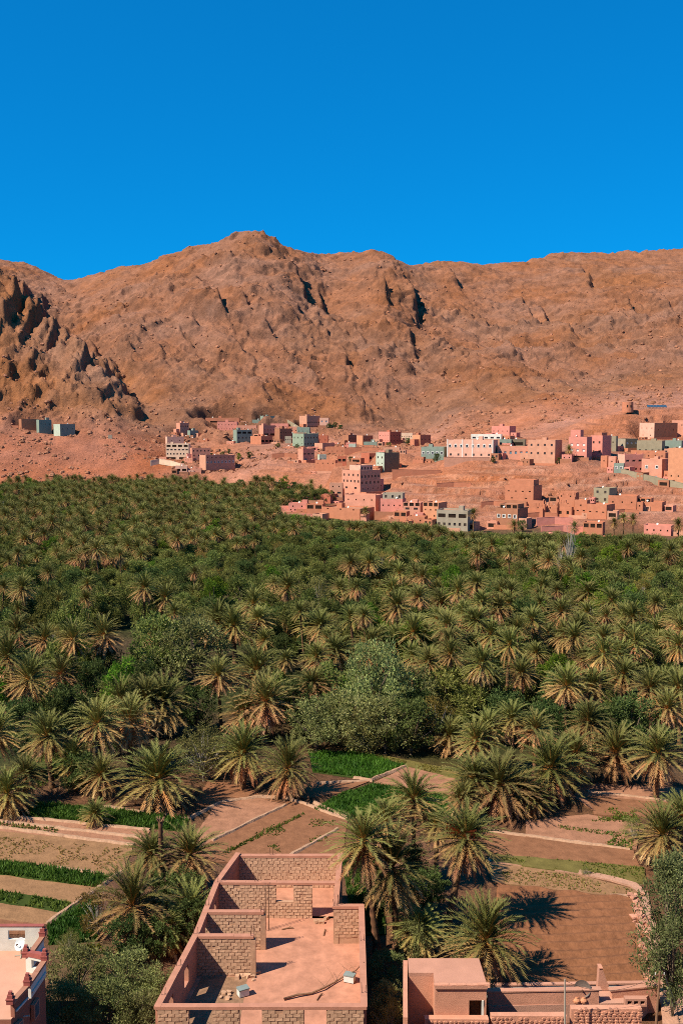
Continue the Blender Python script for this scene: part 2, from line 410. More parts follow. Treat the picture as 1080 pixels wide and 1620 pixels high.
def build_terrain():
    us = np.linspace(-.47, .47, 780)
    ys = np.concatenate([np.linspace(-100, 60, 34)[:-1], np.linspace(60, 345, 80)[:-1], np.linspace(345, 640, 210)[:-1],
                         np.linspace(640, 1400, 330)[:-1], np.linspace(1400, 1660, 70)[:-1], np.linspace(1660, 2900, 30)])
    U, Y = np.meshgrid(us, ys); X = U * (Y + 120)
    Z = terrain(X, Y)
    V = np.stack([X, Y + NOTCH['v'], Z], -1).reshape(-1, 3)
    nr, nc = X.shape; i = np.arange(nr * nc).reshape(nr, nc)
    F = np.stack([i[:-1, :-1], i[:-1, 1:], i[1:, 1:], i[1:, :-1]], -1).reshape(-1, 4)
    # what the ground is made of
    z0, PX = base_z(X, Y)
    def c(r, g, b): return np.array([r, g, b])
    mount = c(.325, .138, .072); redscree = c(.43, .15, .075); vil = c(.50, .195, .105); pale = c(.68, .34, .215); soil = c(.13, .085, .04); dusty = c(.29, .135, .068)
    C = np.empty(X.shape + (3,)); C[:] = mount
    bl = fbm(X / 90, Y / 90, 301, 4)[..., None]
    C = C * (1 - .3 * sstep(.5, .7, bl)) + c(.29, .135, .068) * .3 * sstep(.5, .7, bl)
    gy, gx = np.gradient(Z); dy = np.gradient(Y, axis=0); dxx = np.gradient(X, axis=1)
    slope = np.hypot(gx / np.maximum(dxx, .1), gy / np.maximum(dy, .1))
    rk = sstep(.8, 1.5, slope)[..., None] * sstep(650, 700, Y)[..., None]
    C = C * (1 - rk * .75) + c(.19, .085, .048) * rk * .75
    w = (sstep(0.5, 4, z0) * (1 - sstep(690, 760, Y)) * (1 - sstep(250, 330, PX)))[..., None]; C = C * (1 - w) + redscree * w
    lh = (sstep(730, 770, Y) * (1 - sstep(900, 960, Y)) * (1 - sstep(180, 260, PX)))[..., None]; C = C * (1 - .5 * lh) + c(.36, .16, .075) * .5 * lh
    w = (sstep(0.3, 3, z0) * (1 - sstep(690, 790, Y)) * sstep(240, 330, PX))[..., None]; C = C * (1 - w) + vil * w
    st = fbm(X / 18, Y / 7 + Z * .8, 401, 4)
    w = (sstep(.5, .62, st) * sstep(2, 6, z0) * (1 - sstep(470, 500, Y)) * sstep(560, 620, PX))[..., None]; C = C * (1 - w * .6) + pale * w * .6
    w = ((1 - sstep(.2, 2.0, z0)) * (Y > 50))[..., None]; gn = fbm(X / 14, Y / 14, 501, 4)[..., None]
    g = soil * (1 - sstep(.45, .62, gn)) + c(.07, .085, .025) * sstep(.45, .62, gn)
    C = C * (1 - w) + g * w
    w = (1 - sstep(100, 135, Y + (fbm(X / 9, Y / 9, 601, 3) - .5) * 30))[..., None]; C = C * (1 - w) + dusty * w
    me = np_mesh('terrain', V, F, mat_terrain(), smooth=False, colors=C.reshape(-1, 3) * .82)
    o = link('terrain', me); o['kind'] = 'structure'
    # loose boulders lying on the slopes
    r = np.random.RandomState(8); n = 12000
    u = r.uniform(-.40, .40, n); y = np.concatenate([r.uniform(640, 1350, n // 2), r.uniform(640, 760, n // 4), r.uniform(380, 640, n - n // 2 - n // 4)]); x = u * y
    zb, px = base_z(x, y); k = (zb > 4) & ((y > 640) | (r.rand(n) < .35)) & (fbm(x / 30, y / 30, 611, 3) > .43); x, y = x[k], y[k]; z = terrain(x, y)
    srcs = []
    for q in range(4):
        rr = random.Random(q); B = MB(); n1, n2 = 7, 4; ring = []
        for j in range(1, n2):
            th = math.pi * j / n2; ring.append([(math.sin(th) * math.cos(2 * math.pi * i / n1) * rr.uniform(.7, 1.2), math.sin(th) * math.sin(2 * math.pi * i / n1) * rr.uniform(.7, 1.2), math.cos(th) * rr.uniform(.6, .9)) for i in range(n1)])
        for i in range(n1):
            j = (i + 1) % n1; B.poly([(0, 0, .75), ring[0][i], ring[0][j]])
            for a_, b_ in zip(ring, ring[1:]): B.poly([a_[j], a_[i], b_[i], b_[j]])
        srcs.append(B.mesh('boulder', mat_plain('boulder_rock', (.36, .16, .09), .95, .05, .35, .8, objvar=.3)))
    sz = .3 + .9 * r.rand(len(x)) ** 4 * (1 + (y > 640)) + .25 * (y > 640)
    scatter_stuff('boulders', srcs, np.stack([x, y, z, r.uniform(0, 6.28, len(x)), sz, r.randint(0, 4, len(x))], 1), 'loose boulders strewn over the mountain slopes and scree', 'boulders')
    return o
# ------------------------------------------------------------------ plants
class TM:
    """triangle/quad soup with a tone per vertex"""
    def __init__(s): s.v = []; s.f = []; s.c = []
    def tri(s, a, b, c, col):
        n = len(s.v); s.v += [a, b, c]; s.c += [col] * 3; s.f.append((n, n + 1, n + 2))
    def quad(s, a, b, c, d, col, col2=None):
        n = len(s.v); s.v += [a, b, c, d]; k = col2 or col; s.c += [col, col, k, k]; s.f += [(n, n + 1, n + 2), (n, n + 2, n + 3)]
    def mesh(s, name, mat):
        return np_mesh(name, np.array([tuple(p) for p in s.v]), np.array(s.f), mat, colors=np.array(s.c))
def lerp3(a, b, t): return tuple(a[i] + (b[i] - a[i]) * t for i in range(3))
def jit(c, r, k=.18):
    f = 1 + r.uniform(-k, k); return tuple(min(1, q * f * (1 + r.uniform(-.05, .05))) for q in c)

GREEN = (.10, .11, .02); OLIVE = (.24, .175, .04); STRAW = (.40, .215, .085); RUST = (.38, .15, .048); PETIOLE = (.50, .22, .055)
def frond(T, r, az, el, ln, droop, cols, nl=15, lw=.055, ll=.48, base=(0, 0, 0), fold=.5, petw=.05):
    """one feather leaf: a bowed midrib with two rows of narrow leaflets"""
    seg = 7; p = Vector(base); pts = [p.copy()]; dirs = []
    e0 = el
    for i in range(seg):
        t = (i + .5) / seg
        ee = e0 - droop * t * t
        d = Vector((math.cos(az) * math.cos(ee), math.sin(az) * math.cos(ee), math.sin(ee)))
        p = p + d * (ln / seg); pts.append(p.copy()); dirs.append(d)
    side0 = Vector((-math.sin(az), math.cos(az), 0))
    for i in range(seg):
        w0 = petw * (1 - i / seg) + .012; w1 = petw * (1 - (i + 1) / seg) + .012
        T.quad(pts[i] - side0 * w0, pts[i] + side0 * w0, pts[i + 1] + side0 * w1, pts[i + 1] - side0 * w1,
               lerp3(cols[0], cols[1], i / seg), lerp3(cols[0], cols[1], (i + 1) / seg))
    for k in range(nl):
        t = .14 + .86 * (k + r.random() * .6) / nl
        f = min(t * seg, seg - 1e-3); i = int(f); q = pts[i].lerp(pts[i + 1], f - i); d = dirs[i]
        up = side0.cross(d); 
        if up.z < 0: up = -up
        L = ll * (.55 + .6 * math.sin(math.pi * min(1, t * .8 + .12))) * r.uniform(.85, 1.12)
        for sgn in (-1, 1):
            dd = (d * (.75 + .5 * t) + side0 * sgn * (.85 - .35 * t) + up * fold * r.uniform(.4, 1.2)).normalized()
            dd.z -= .10 + .12 * r.random()
            tip = q + dd * L
            wv = d * lw
            T.tri(q - wv, q + wv, tip, jit(lerp3(cols[1], cols[2], t), r))
def palm_crown(seed, n=58, R=3.1, nl=15, lw=.055, fresh=1.0):
    r = random.Random(seed); T = TM()
    for i in range(n):
        t = (i + r.random()) / n                      # 0 young centre, 1 old outer leaves
        az = i * 2.39996 + r.uniform(-.25, .25)
        el = math.radians(84 - 118 * t ** .95) + r.uniform(-.14, .14)
        droop = math.radians(16 + 44 * math.sin(math.pi * min(1, .25 + t * .8))) * r.uniform(.6, 1.15)
        if t > .72: droop *= .55
        ln = R * (.70 + .36 * math.sin(math.pi * (.15 + .65 * t))) * r.uniform(.78, 1.1)
        age = max(0, min(1, (t - .5 * fresh) / (.6)))
        c1 = lerp3(GREEN, lerp3(OLIVE, STRAW, min(1, age * 1.2)), min(1, age * 1.7)); c2 = lerp3(lerp3(GREEN, (.25, .22, .08), .5), STRAW, age * .85)
        b = Vector((math.cos(az), math.sin(az), 0)) * .12 + Vector((0, 0, .35 - .6 * t))
        frond(T, r, az, el, ln, droop, (PETIOLE if r.random() < .6 else OLIVE, c1, c2), nl, lw, .46, b)
    return T
def palm_skirt(seed, n=26, R=2.7, nl=13, lw=.065):
    """dry hanging leaves under the crown"""
    r = random.Random(seed + 500); T = TM()
    for i in range(n):
        az = i * 2.39996 + r.uniform(-.4, .4); t = r.random()
        el = math.radians(r.uniform(-62, -14)); ln = R * r.uniform(.72, 1.05)
        c = lerp3(STRAW, RUST, r.random()); c2 = lerp3(c, (.40, .30, .17), r.random() * .7)
        b = Vector((math.cos(az), math.sin(az), 0)) * .16 + Vector((0, 0, -.15 - .6 * r.random()))
        frond(T, r, az, el, ln, math.radians(r.uniform(20, 55)), (PETIOLE, c, c2), nl, lw, .42, b, fold=.25)
    return T
def palm_trunk_mesh(seed, mat, stubs=True, h=1.0, r0=.27, r1=.2, rows=26):
    """unit-height stem wound with the stubs of cut leaves"""
    r = random.Random(seed + 900); B = MB()
    bend = r.uniform(-.03, .03)
    N = rows
    vs_, fs, cs = [], [], []
    for i in range(N + 1):
        t = i / N; rad = (r0 + .12 * math.exp(-t * 9)) * (1 - t) + r1 * t
        rad *= 1.0 + (.16 if i % 2 else -.08)
        for k in range(9):
            a_ = 2 * math.pi * (k + .5 * (i % 2)) / 9
            vs_.append((math.cos(a_) * rad, math.sin(a_) * rad, t * h))
            cs.append(jit(((.20, .105, .05) if i % 2 else (.11, .06, .032)), r, .25))
    for i in range(N):
        for k in range(9):
            j = (k + 1) % 9; fs.append((i * 9 + k, i * 9 + j, (i + 1) * 9 + j, (i + 1) * 9 + k))
    return np_mesh('trunk', np.array(vs_), np.array(fs), mat, colors=np.array(cs))
def date_cluster(seed, mat):
    r = random.Random(seed); T = TM()
    for k in range(7):
        az = r.uniform(0, 6.28); p0 = Vector((math.cos(az) * .15, math.sin(az) * .15, .25))
        for s in range(26):
            a2 = az + r.uniform(-.6, .6); q = p0 + Vector((math.cos(a2), math.sin(a2), r.uniform(-.2, .5))) * r.uniform(.3, .95)
            T.tri(p0, p0 + Vector((.02, .02, .02)), q, (.45, .16, .03))
            o = .05
            T.quad(q + Vector((-o, 0, -o)), q + Vector((o, 0, -o)), q + Vector((o, 0, o)), q + Vector((-o, 0, o)), jit((.42, .12, .025), r))
    return T.mesh('date_cluster', mat)

M_FROND = mat_leaf('palm_leaf', .3, .016, .14, .7, .08)
M_LEAF = mat_leaf('broad_leaf', .28, .022, .35, .75, .06)
M_BARK = mat_leaf('bark', .15, .01, 0.0, .95, .1)
CROWNS = [palm_crown(s, 76 + (s % 3) * 12, 3.2, 20, .062, f).mesh('crown', M_FROND) for s, f in ((1, 1.), (2, .75), (3, 1.15), (4, .6), (5, .9), (6, 1.3))]
SKIRTS = [palm_skirt(s, 34 + 8 * (s % 3)).mesh('dry_fronds', M_FROND) for s in range(5)]
TRUNKS = [palm_trunk_mesh(s, M_BARK) for s in range(3)]
DATES = date_cluster(8, M_FROND)
rp = random.Random(77)
def palm(x, y, z, h, size, label, group=None, lean=(0, 0), v=None, skirt=True, dates=False, tz=None, crown_s=(1, 1, 1), name='date_palm'):
    """thing at the foot of the stem; crown at height h; size 1 = crown 6 m across"""
    v = rp.randrange(len(CROWNS)) if v is None else v
    o = empty(name, (x, y, z - .05), rp.uniform(0, 6.28), label, 'palm tree', group)
    # lean: sideways offset of the crown; stem is sheared by a tilt
    c, s = math.cos(-o.rotation_euler.z), math.sin(-o.rotation_euler.z)
    lx, ly = lean[0] * c - lean[1] * s, lean[0] * s + lean[1] * c
    ax = Vector((lx, ly, h)); q = Vector((0, 0, 1)).rotation_difference(ax.normalized()).to_euler()
    k = size * (.85 + .3 * rp.random()) if tz is None else tz
    link('trunk', TRUNKS[rp.randrange(3)], o, (0, 0, 0), q, (k, k, ax.length))
    link('crown', CROWNS[v], o, ax, (rp.uniform(-.12, .12), rp.uniform(-.12, .12), rp.uniform(0, 6.28)), (size * rp.uniform(.92, 1.08), size * rp.uniform(.92, 1.08), size * rp.uniform(.8, 1.15)))
    if skirt: link('dry_fronds', SKIRTS[rp.randrange(len(SKIRTS))], o, ax, (rp.uniform(-.1, .1), 0, rp.uniform(0, 6.28)), (size * 1.08, size * 1.08, size * 1.05))
    if dates: link('date_cluster', DATES, o, ax + Vector((0, 0, .25)), None, (size * 1.35,) * 3)
    return o

def leafy_crown(seed, R=3.2, Hh=4.5, z0=1.2, n=5200, col=(.09, .11, .022), col2=(.235, .235, .065), ls=.22, blobs=46, rough=.5, droopy=.0):
    """leaf sprays gathered in many small clumps through an uneven volume"""
    r = random.Random(seed); T = TM()
    cl = []
    for i in range(blobs):
        a_ = r.uniform(0, 6.28); u = r.random() ** .55; zz = r.random()
        prof = math.sin(math.pi * (.18 + .74 * zz)) ** .7
        cl.append((Vector((math.cos(a_) * R * u * prof, math.sin(a_) * R * u * prof, z0 + Hh * zz + r.uniform(-.3, .3))), r.uniform(.45, 1.05) * R * .3, r.uniform(.75, 1.25)))
    for k in range(n):
        c, br, tone = cl[r.randrange(blobs)]
        d = Vector((r.gauss(0, 1), r.gauss(0, 1), r.gauss(0, 1))).normalized()
        p = c + Vector((d.x * br, d.y * br, d.z * br * .8)) * r.random() ** .4
        o = (d * .9 + Vector((r.gauss(0, rough), r.gauss(0, rough), r.gauss(0, rough) + .35 - droopy))).normalized()
        s = o.cross(Vector((r.gauss(0, 1), r.gauss(0, 1), r.gauss(0, 1)))).normalized()
        L = ls * r.uniform(.7, 1.5); w = L * .28
        cc = jit(tuple(q * tone for q in lerp3(col, col2, r.random() ** 1.6)), r, .15)
        T.quad(p - s * w * .4, p + s * w * .4, p + o * L * .6 + s * w, p + o * L, cc) if k % 2 else T.tri(p - s * w, p + s * w, p + o * L, cc)
    return T, cl
def limbs(seed, cl, z0, mat, rad=.2, col=(.16, .11, .07), pale=False, n=12):
    r = random.Random(seed + 33); B = MB()
    top = Vector((0, 0, z0 * .9))
    B.tube([(0, 0, -.2), (rad * .3, 0, z0 * .5), top], [rad * 1.3, rad, rad * .85], 7)
    for c, br, _ in (cl[:n]):
        mid = top.lerp(c, .5) + Vector((r.uniform(-.2, .2), r.uniform(-.2, .2), r.uniform(.0, .3)))
        B.tube([top - Vector((0, 0, .1)), mid, c], [rad * .55, rad * .35, rad * .1], 5)
    return B.mesh('trunk', mat)
M_TWIG = mat_plain('olive_bark', (.17, .12, .08), var=.4, scale=4)
M_PALEBARK = mat_plain('pale_bark', (.42, .36, .29), var=.3, scale=4)
def make_kind(seed, **k):
    pale = k.pop('pale', False); n = k.pop('nl', 12); rad = k.pop('rad', .2)
    T, cl = leafy_crown(seed, **k)
    return T.mesh('crown', M_LEAF), limbs(seed, cl, k.get('z0', 1.2), M_PALEBARK if pale else M_TWIG, rad, n=n)
OLIVES = [make_kind(s, R=3.1, Hh=4.0, z0=1.1, n=5600, blobs=52, ls=.24) for s in (11, 12, 13, 14)]
DARKS = [make_kind(s, R=2.8, Hh=4.4, z0=1.0, n=5200, blobs=46, ls=.22, col=(.05, .075, .018), col2=(.12, .15, .045)) for s in (21, 22)]
LIMES = [make_kind(s, R=2.4, Hh=5.0, z0=1.3, n=4800, blobs=40, ls=.22, col=(.06, .13, .012), col2=(.16, .22, .02)) for s in (31, 32)]
YELLOWS = [make_kind(s, R=2.6, Hh=3.4, z0=1.0, n=3600, blobs=60, ls=.16, col=(.16, .125, .03), col2=(.30, .21, .05), pale=True, nl=40, rad=.12) for s in (41, 42)]
SPARSE = [make_kind(s, R=3.0, Hh=4.2, z0=.9, n=6000, blobs=80, ls=.15, col=(.13, .13, .035), col2=(.26, .23, .07), pale=True, nl=34, rad=.1) for s in (51, 52)]
FEATHERY = [make_kind(s, R=2.7, Hh=6.4, z0=1.4, n=16000, blobs=90, ls=.15, col=(.15, .175, .06), col2=(.30, .31, .12), rad=.2) for s in (61,)]
PALES = [make_kind(s, R=3.1, Hh=4.0, z0=1.1, n=6400, blobs=58, ls=.2, col=(.14, .155, .045), col2=(.32, .31, .115)) for s in (81, 82)]
BARE = [make_kind(71, R=1.8, Hh=6.5, z0=2.0, n=260, blobs=60, ls=.14, col=(.2, .17, .1), col2=(.3, .25, .15), pale=True, nl=60, rad=.16)]
KINDS = {'pale': PALES, 'olive': OLIVES, 'dark': DARKS, 'lime': LIMES, 'yellow': YELLOWS, 'sparse': SPARSE, 'feathery': FEATHERY, 'bare': BARE}
KNAME = {'pale': 'olive_bush', 'olive': 'olive_tree', 'dark': 'olive_tree', 'lime': 'fruit_tree', 'yellow': 'fruit_tree', 'sparse': 'shrub', 'feathery': 'tamarisk_tree', 'bare': 'bare_tree'}
def bush(kind, x, y, z, s, label, group=None, sz=None, cat='tree', name=None, v=None):
    ms = KINDS[kind][rp.randrange(len(KINDS[kind])) if v is None else v]
    o = empty(name or KNAME[kind], (x, y, z - .05), rp.uniform(0, 6.28), label, cat, group)
    sz = sz or s
    link('trunk', ms[1], o, None, None, (s, s, sz)); link('crown', ms[0], o, None, None, (s, s, sz))
    return o

def joined(name, parts):
    """one mesh out of (mesh, matrix) pairs, tones kept"""
    V, F, C, mats, MI = [], [], [], [], []
    n = 0
    for me, M in parts:
        nv = len(me.vertices); co = np.empty(nv * 3, np.float32); me.vertices.foreach_get('co', co)
        co = co.reshape(-1, 3) @ np.array(M.to_3x3()).T + np.array(M.translation)
        me.calc_loop_triangles(); tr = np.empty(len(me.loop_triangles) * 3, np.int32); me.loop_triangles.foreach_get('vertices', tr)
        a_ = me.color_attributes.get('tone')
        if a_: c = np.empty(nv * 4, np.float32); a_.data.foreach_get('color', c); c = c.reshape(-1, 4)[:, :3]
        else: c = np.full((nv, 3), .14)
        if me.materials[0] not in mats: mats.append(me.materials[0])
        V.append(co); F.append(tr.reshape(-1, 3) + n); C.append(c); MI.append(np.full(len(tr) // 3, mats.index(me.materials[0]))); n += nv
    out = np_mesh(name, np.concatenate(V), np.concatenate(F), mats, colors=np.concatenate(C))
    out.polygons.foreach_set('material_index', np.concatenate(MI).astype(np.int32))
    return out
def scatter_stuff(name, sources, pts, label, cat):
    """ONE object holding the far plants: points that carry copies of a few source meshes"""
    if not len(pts): return
    pts = np.array(pts)                              # x y z rot scale variant
    me = bpy.data.meshes.new(name); me.vertices.add(len(pts)); me.vertices.foreach_set('co', pts[:, :3].astype(np.float32).ravel())
    for nm, k in (('spin', 3), ('size', 4)):
        a_ = me.attributes.new(nm, 'FLOAT', 'POINT'); a_.data.foreach_set('value', pts[:, k].astype(np.float32))
    a_ = me.attributes.new('pick', 'INT', 'POINT'); a_.data.foreach_set('value', pts[:, 5].astype(np.int32))
    o = link(name, me); setp(o, label, cat, None, 'stuff')
    ng = bpy.data.node_groups.new(name, 'GeometryNodeTree')
    ng.interface.new_socket('Geometry', in_out='INPUT', socket_type='NodeSocketGeometry'); ng.interface.new_socket('Geometry', in_out='OUTPUT', socket_type='NodeSocketGeometry')
    N, L = ng.nodes, ng.links
    gi, go = N.new('NodeGroupInput'), N.new('NodeGroupOutput'); jn = N.new('GeometryNodeJoinGeometry')
    def attr(nm, t):
        q = N.new('GeometryNodeInputNamedAttribute'); q.data_type = t; q.inputs[0].default_value = nm; return q.outputs[0]
    for k, src in enumerate(sources):
        so = bpy.data.objects.new(name + '_source', src)
        oi = N.new('GeometryNodeObjectInfo'); oi.inputs['Object'].default_value = so; oi.inputs['As Instance'].default_value = True
        ip = N.new('GeometryNodeInstanceOnPoints')
        cmp_ = N.new('FunctionNodeCompare'); cmp_.data_type = 'INT'; cmp_.operation = 'EQUAL'; cmp_.inputs[3].default_value = k
        L.new(attr('pick', 'INT'), cmp_.inputs[2]); L.new(cmp_.outputs[0], ip.inputs['Selection'])
        cx = N.new('ShaderNodeCombineXYZ'); L.new(attr('spin', 'FLOAT'), cx.inputs[2])
        L.new(cx.outputs[0], ip.inputs['Rotation']); L.new(attr('size', 'FLOAT'), ip.inputs['Scale'])
        L.new(gi.outputs[0], ip.inputs['Points']); L.new(oi.outputs['Geometry'], ip.inputs['Instance']); L.new(ip.outputs[0], jn.inputs[0])
    L.new(jn.outputs[0], go.inputs[0])
    md = o.modifiers.new('scatter', 'NODES'); md.node_group = ng
    return o
# ------------------------------------------------------------------ village houses
def wallmat(name, col, var=.16):
    col = tuple(min(.9, c * 1.18) for c in col)
    return mat_plain('wall_' + name, col, .92, .1, var, .55, .03, 9)
WM = {k: wallmat(k, c) for k, c in {
 'pink': (.60, .265, .17), 'rose': (.62, .235, .17), 'terra': (.48, .185, .10), 'red': (.44, .135, .075), 'orange': (.58, .255, .135), 'brown': (.36, .155, .085),
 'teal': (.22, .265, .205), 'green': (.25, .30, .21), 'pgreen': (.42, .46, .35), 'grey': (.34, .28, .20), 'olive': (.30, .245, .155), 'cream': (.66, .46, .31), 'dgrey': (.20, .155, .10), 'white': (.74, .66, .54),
 'palepink': (.66, .36, .25), 'gpink': (.54, .265, .165)}.items()}
M_ROOF = mat_plain('roof_earth', (.48, .23, .14), .95, .1, .2, .5)
M_GLASS = mat_plain('window_glass', (.035, .035, .04), .25, .5, .3, .4)
M_DARK = mat_plain('interior_shade_black', (.035, .022, .016), .95, .05, .3, .4)  # near-black panes standing for the shade inside open bays and small windows
M_WHITE = mat_plain('white_paint', (.76, .72, .64), .7, .2, .1, 2)
M_BLUE = mat_plain('blue_shutter', (.14, .22, .27), .6, .3, .15, 2)
M_WOOD = mat_plain('wood', (.20, .10, .05), .85, .2, .3, 5)
M_CONC = mat_plain('concrete', (.42, .36, .28), .9, .1, .2, 2)
_mc = {}
def cached(key, fn):
    if key not in _mc: _mc[key] = fn()
    return _mc[key]
def pane_mesh(w, h, mat):
    def f():
        B = MB(); B.box(-w / 2, w / 2, 0, .05, -h / 2, h / 2)
        return B.mesh('window', mat)
    return cached(('pane', round(w, 2), round(h, 2), mat.name), f)
def bars_mesh(w, h, mat):
    """casement: outer frame and a cross of bars"""
    def f():
        B = MB(); t = .07
        B.box(-w / 2, -w / 2 + t, -.05, 0, -h / 2, h / 2); B.box(w / 2 - t, w / 2, -.05, 0, -h / 2, h / 2)
        B.box(-w / 2 + t, w / 2 - t, -.05, 0, h / 2 - t, h / 2); B.box(-w / 2 + t, w / 2 - t, -.05, 0, -h / 2, -h / 2 + t)
        B.box(-t / 2, t / 2, -.045, 0, -h / 2 + t, h / 2 - t)
        return B.mesh('frame', mat)
    return cached(('bars', round(w, 2), round(h, 2), mat.name), f)
def surround_mesh(w, h, mat, arch=False):
    def f():
        B = MB(); t = .22
        B.box(-w / 2 - t, -w / 2, -.06, .02, -h / 2, h / 2); B.box(w / 2, w / 2 + t, -.06, .02, -h / 2, h / 2)
        if arch:
            n = 8; R1 = w / 2 + t
            for k in range(n):
                a0, a1 = math.pi * k / n, math.pi * (k + 1) / n
                p = [(-math.cos(q) * R1, z_) for q, z_ in ((a0, 0), (a1, 0))]
                A = Vector((-math.cos(a0) * R1, -.06, h / 2 + math.sin(a0) * R1 * .75)); Bq = Vector((-math.cos(a1) * R1, -.06, h / 2 + math.sin(a1) * R1 * .75))
                C = Vector((0, -.06, h / 2)); B.poly([A, C, Bq]); B.poly([A, Bq, Bq + Vector((0, .08, 0)), A + Vector((0, .08, 0))])
        else:
            B.box(-w / 2 - t, w / 2 + t, -.06, .02, h / 2, h / 2 + t)
        B.box(-w / 2 - t, w / 2 + t, -.1, .02, -h / 2 - t * .7, -h / 2)
        return B.mesh('surround', mat)
    return cached(('sur', round(w, 2), round(h, 2), mat.name, arch), f)
def facade(B, w, h, ops, M, zb, mi=0, rev=.28):
    """wall face in x 0..w, z zb..h with rectangular openings (x0,x1,z0,z1) and their reveals"""
    xs = sorted({0, w, *[q for o in ops for q in o[:2]]}); zs = sorted({zb, h, *[q for o in ops for q in o[2:4]]})
    for i in range(len(xs) - 1):
        for k in range(len(zs) - 1):
            cx, cz = (xs[i] + xs[i + 1]) / 2, (zs[k] + zs[k + 1]) / 2
            if any(o[0] < cx < o[1] and o[2] < cz < o[3] for o in ops): continue
            B.poly([M @ Vector(p) for p in ((xs[i], 0, zs[k]), (xs[i + 1], 0, zs[k]), (xs[i + 1], 0, zs[k + 1]), (xs[i], 0, zs[k + 1]))], mi)
    for x0, x1, z0, z1 in [o[:4] for o in ops]:
        for q in (((x0, 0, z0), (x1, 0, z0), (x1, rev, z0), (x0, rev, z0)), ((x0, 0, z1), (x0, rev, z1), (x1, rev, z1), (x1, 0, z1)),
                  ((x0, 0, z0), (x0, rev, z0), (x0, rev, z1), (x0, 0, z1)), ((x1, 0, z0), (x1, 0, z1), (x1, rev, z1), (x1, rev, z0))):
            B.poly([M @ Vector(p) for p in q], mi)
def parse_rows(spec, w, h):
    """'0.7x5w' = five openings centred at 70 % of the height; letter picks the kind"""
    out = []
    for tok in (spec or '').split():
        zf, rest = tok.split('x'); kind = ''.join(c for c in rest if c.isalpha()) or 'g'; n = int(''.join(c for c in rest if c.isdigit()))
        zc = float(zf) * h
        ww, hh = {'g': (.95, 1.1), 'w': (.95, 1.1), 'a': (.95, 1.1), 's': (.55, .65), 'b': (1.1, 1.3), 'o': (2.1, 1.5), 'd': (1.2, 2.0), 'v': (1.7, .9), 't': (.9, .45), 'p': (1.3, 1.1)}[kind]
        ww = min(ww, w / n * .62); 
        if kind == 'o': ww = w / n * .72
        hh = min(hh, h * .9)
        for i in range(n):
            xc = w * (i + .5) / n if n > 1 else w * (.5 if kind != 'd' else .72)
            if kind == 'd': zc = hh / 2 + .02
            out.append((xc - ww / 2, xc + ww / 2, max(.03, zc - hh / 2), min(h - .12, zc + hh / 2), kind))
    return out
def add_openings(root, ops, M, rz):
    for x0, x1, z0, z1, kind in ops:
        w, h = x1 - x0, z1 - z0; c = M @ Vector(((x0 + x1) / 2, .2, (z0 + z1) / 2))
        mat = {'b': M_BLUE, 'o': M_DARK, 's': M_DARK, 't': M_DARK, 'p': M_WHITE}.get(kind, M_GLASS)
        if kind == 'd': link('door', pane_mesh(w, h, M_WHITE if root.get('whitedoor') else M_WOOD), root, c, (0, 0, rz)); continue
        p = link('window', pane_mesh(w, h, mat), root, c, (0, 0, rz))
        if kind in 'wgv' and w > .6: link('frame', bars_mesh(w, h, M_WHITE if kind == 'w' else M_WOOD), p)
        if kind in 'wa': link('surround', surround_mesh(w, h, M_WHITE, kind == 'a'), p, (0, -.2, 0))
def shell(root, w, dep, h, front, left, right, wall, par=.55, base=-3.5, merlon=False, roofmat=None, x0=None, y0=None, z0=0., wname='wall'):
    """four walls with openings, a parapet round a sunken flat roof; local front faces -y"""
    x0 = -w / 2 if x0 is None else x0; y0 = -dep / 2 if y0 is None else y0
    B = MB(); TR = Matrix.Translation
    MF = TR((x0, y0, z0)); ML = TR((x0, y0 + dep, z0)) @ Matrix.Rotation(-math.pi / 2, 4, 'Z'); MR = TR((x0 + w, y0, z0)) @ Matrix.Rotation(math.pi / 2, 4, 'Z'); MBk = TR((x0 + w, y0 + dep, z0)) @ Matrix.Rotation(math.pi, 4, 'Z')
    for M, ww, ops in ((MF, w, front), (ML, dep, left), (MR, dep, right), (MBk, w, [])):
        facade(B, ww, h, ops, M, base)
    t = .24; X0, X1, Y0, Y1 = x0, x0 + w, y0, y0 + dep; zt = z0 + h; zr = zt - par
    o = [(X0, Y0), (X1, Y0), (X1, Y1), (X0, Y1)]; i_ = [(X0 + t, Y0 + t), (X1 - t, Y0 + t), (X1 - t, Y1 - t), (X0 + t, Y1 - t)]
    for k in range(4):
        j = (k + 1) % 4
        B.poly([(*o[k], zt), (*o[j], zt), (*i_[j], zt), (*i_[k], zt)])
        B.poly([(*i_[k], zt), (*i_[j], zt), (*i_[j], zr - .05), (*i_[k], zr - .05)])
    if merlon:
        for (cx, cy) in o:
            sx = .55 if cx == X0 else -.55; sy = .55 if cy == Y0 else -.55
            B.box(min(cx, cx + sx) , max(cx, cx + sx), min(cy, cy + sy), max(cy, cy + sy), zt + .003, zt + .5)
            B.box(min(cx, cx + sx * .5), max(cx, cx + sx * .5), min(cy, cy + sy * .5), max(cy, cy + sy * .5), zt + .503, zt + .8)
    wo_ = B.obj(wname, wall, root)
    R = MB(); R.poly([(X0 + t, Y0 + t, zr), (X1 - t, Y0 + t, zr), (X1 - t, Y1 - t, zr), (X0 + t, Y1 - t, zr)])
    R.obj('roof', roofmat or M_ROOF, root)
    add_openings(root, front, MF, 0); add_openings(root, left, ML, -math.pi / 2); add_openings(root, right, MR, math.pi / 2)
    return wo_
HOUSES = []
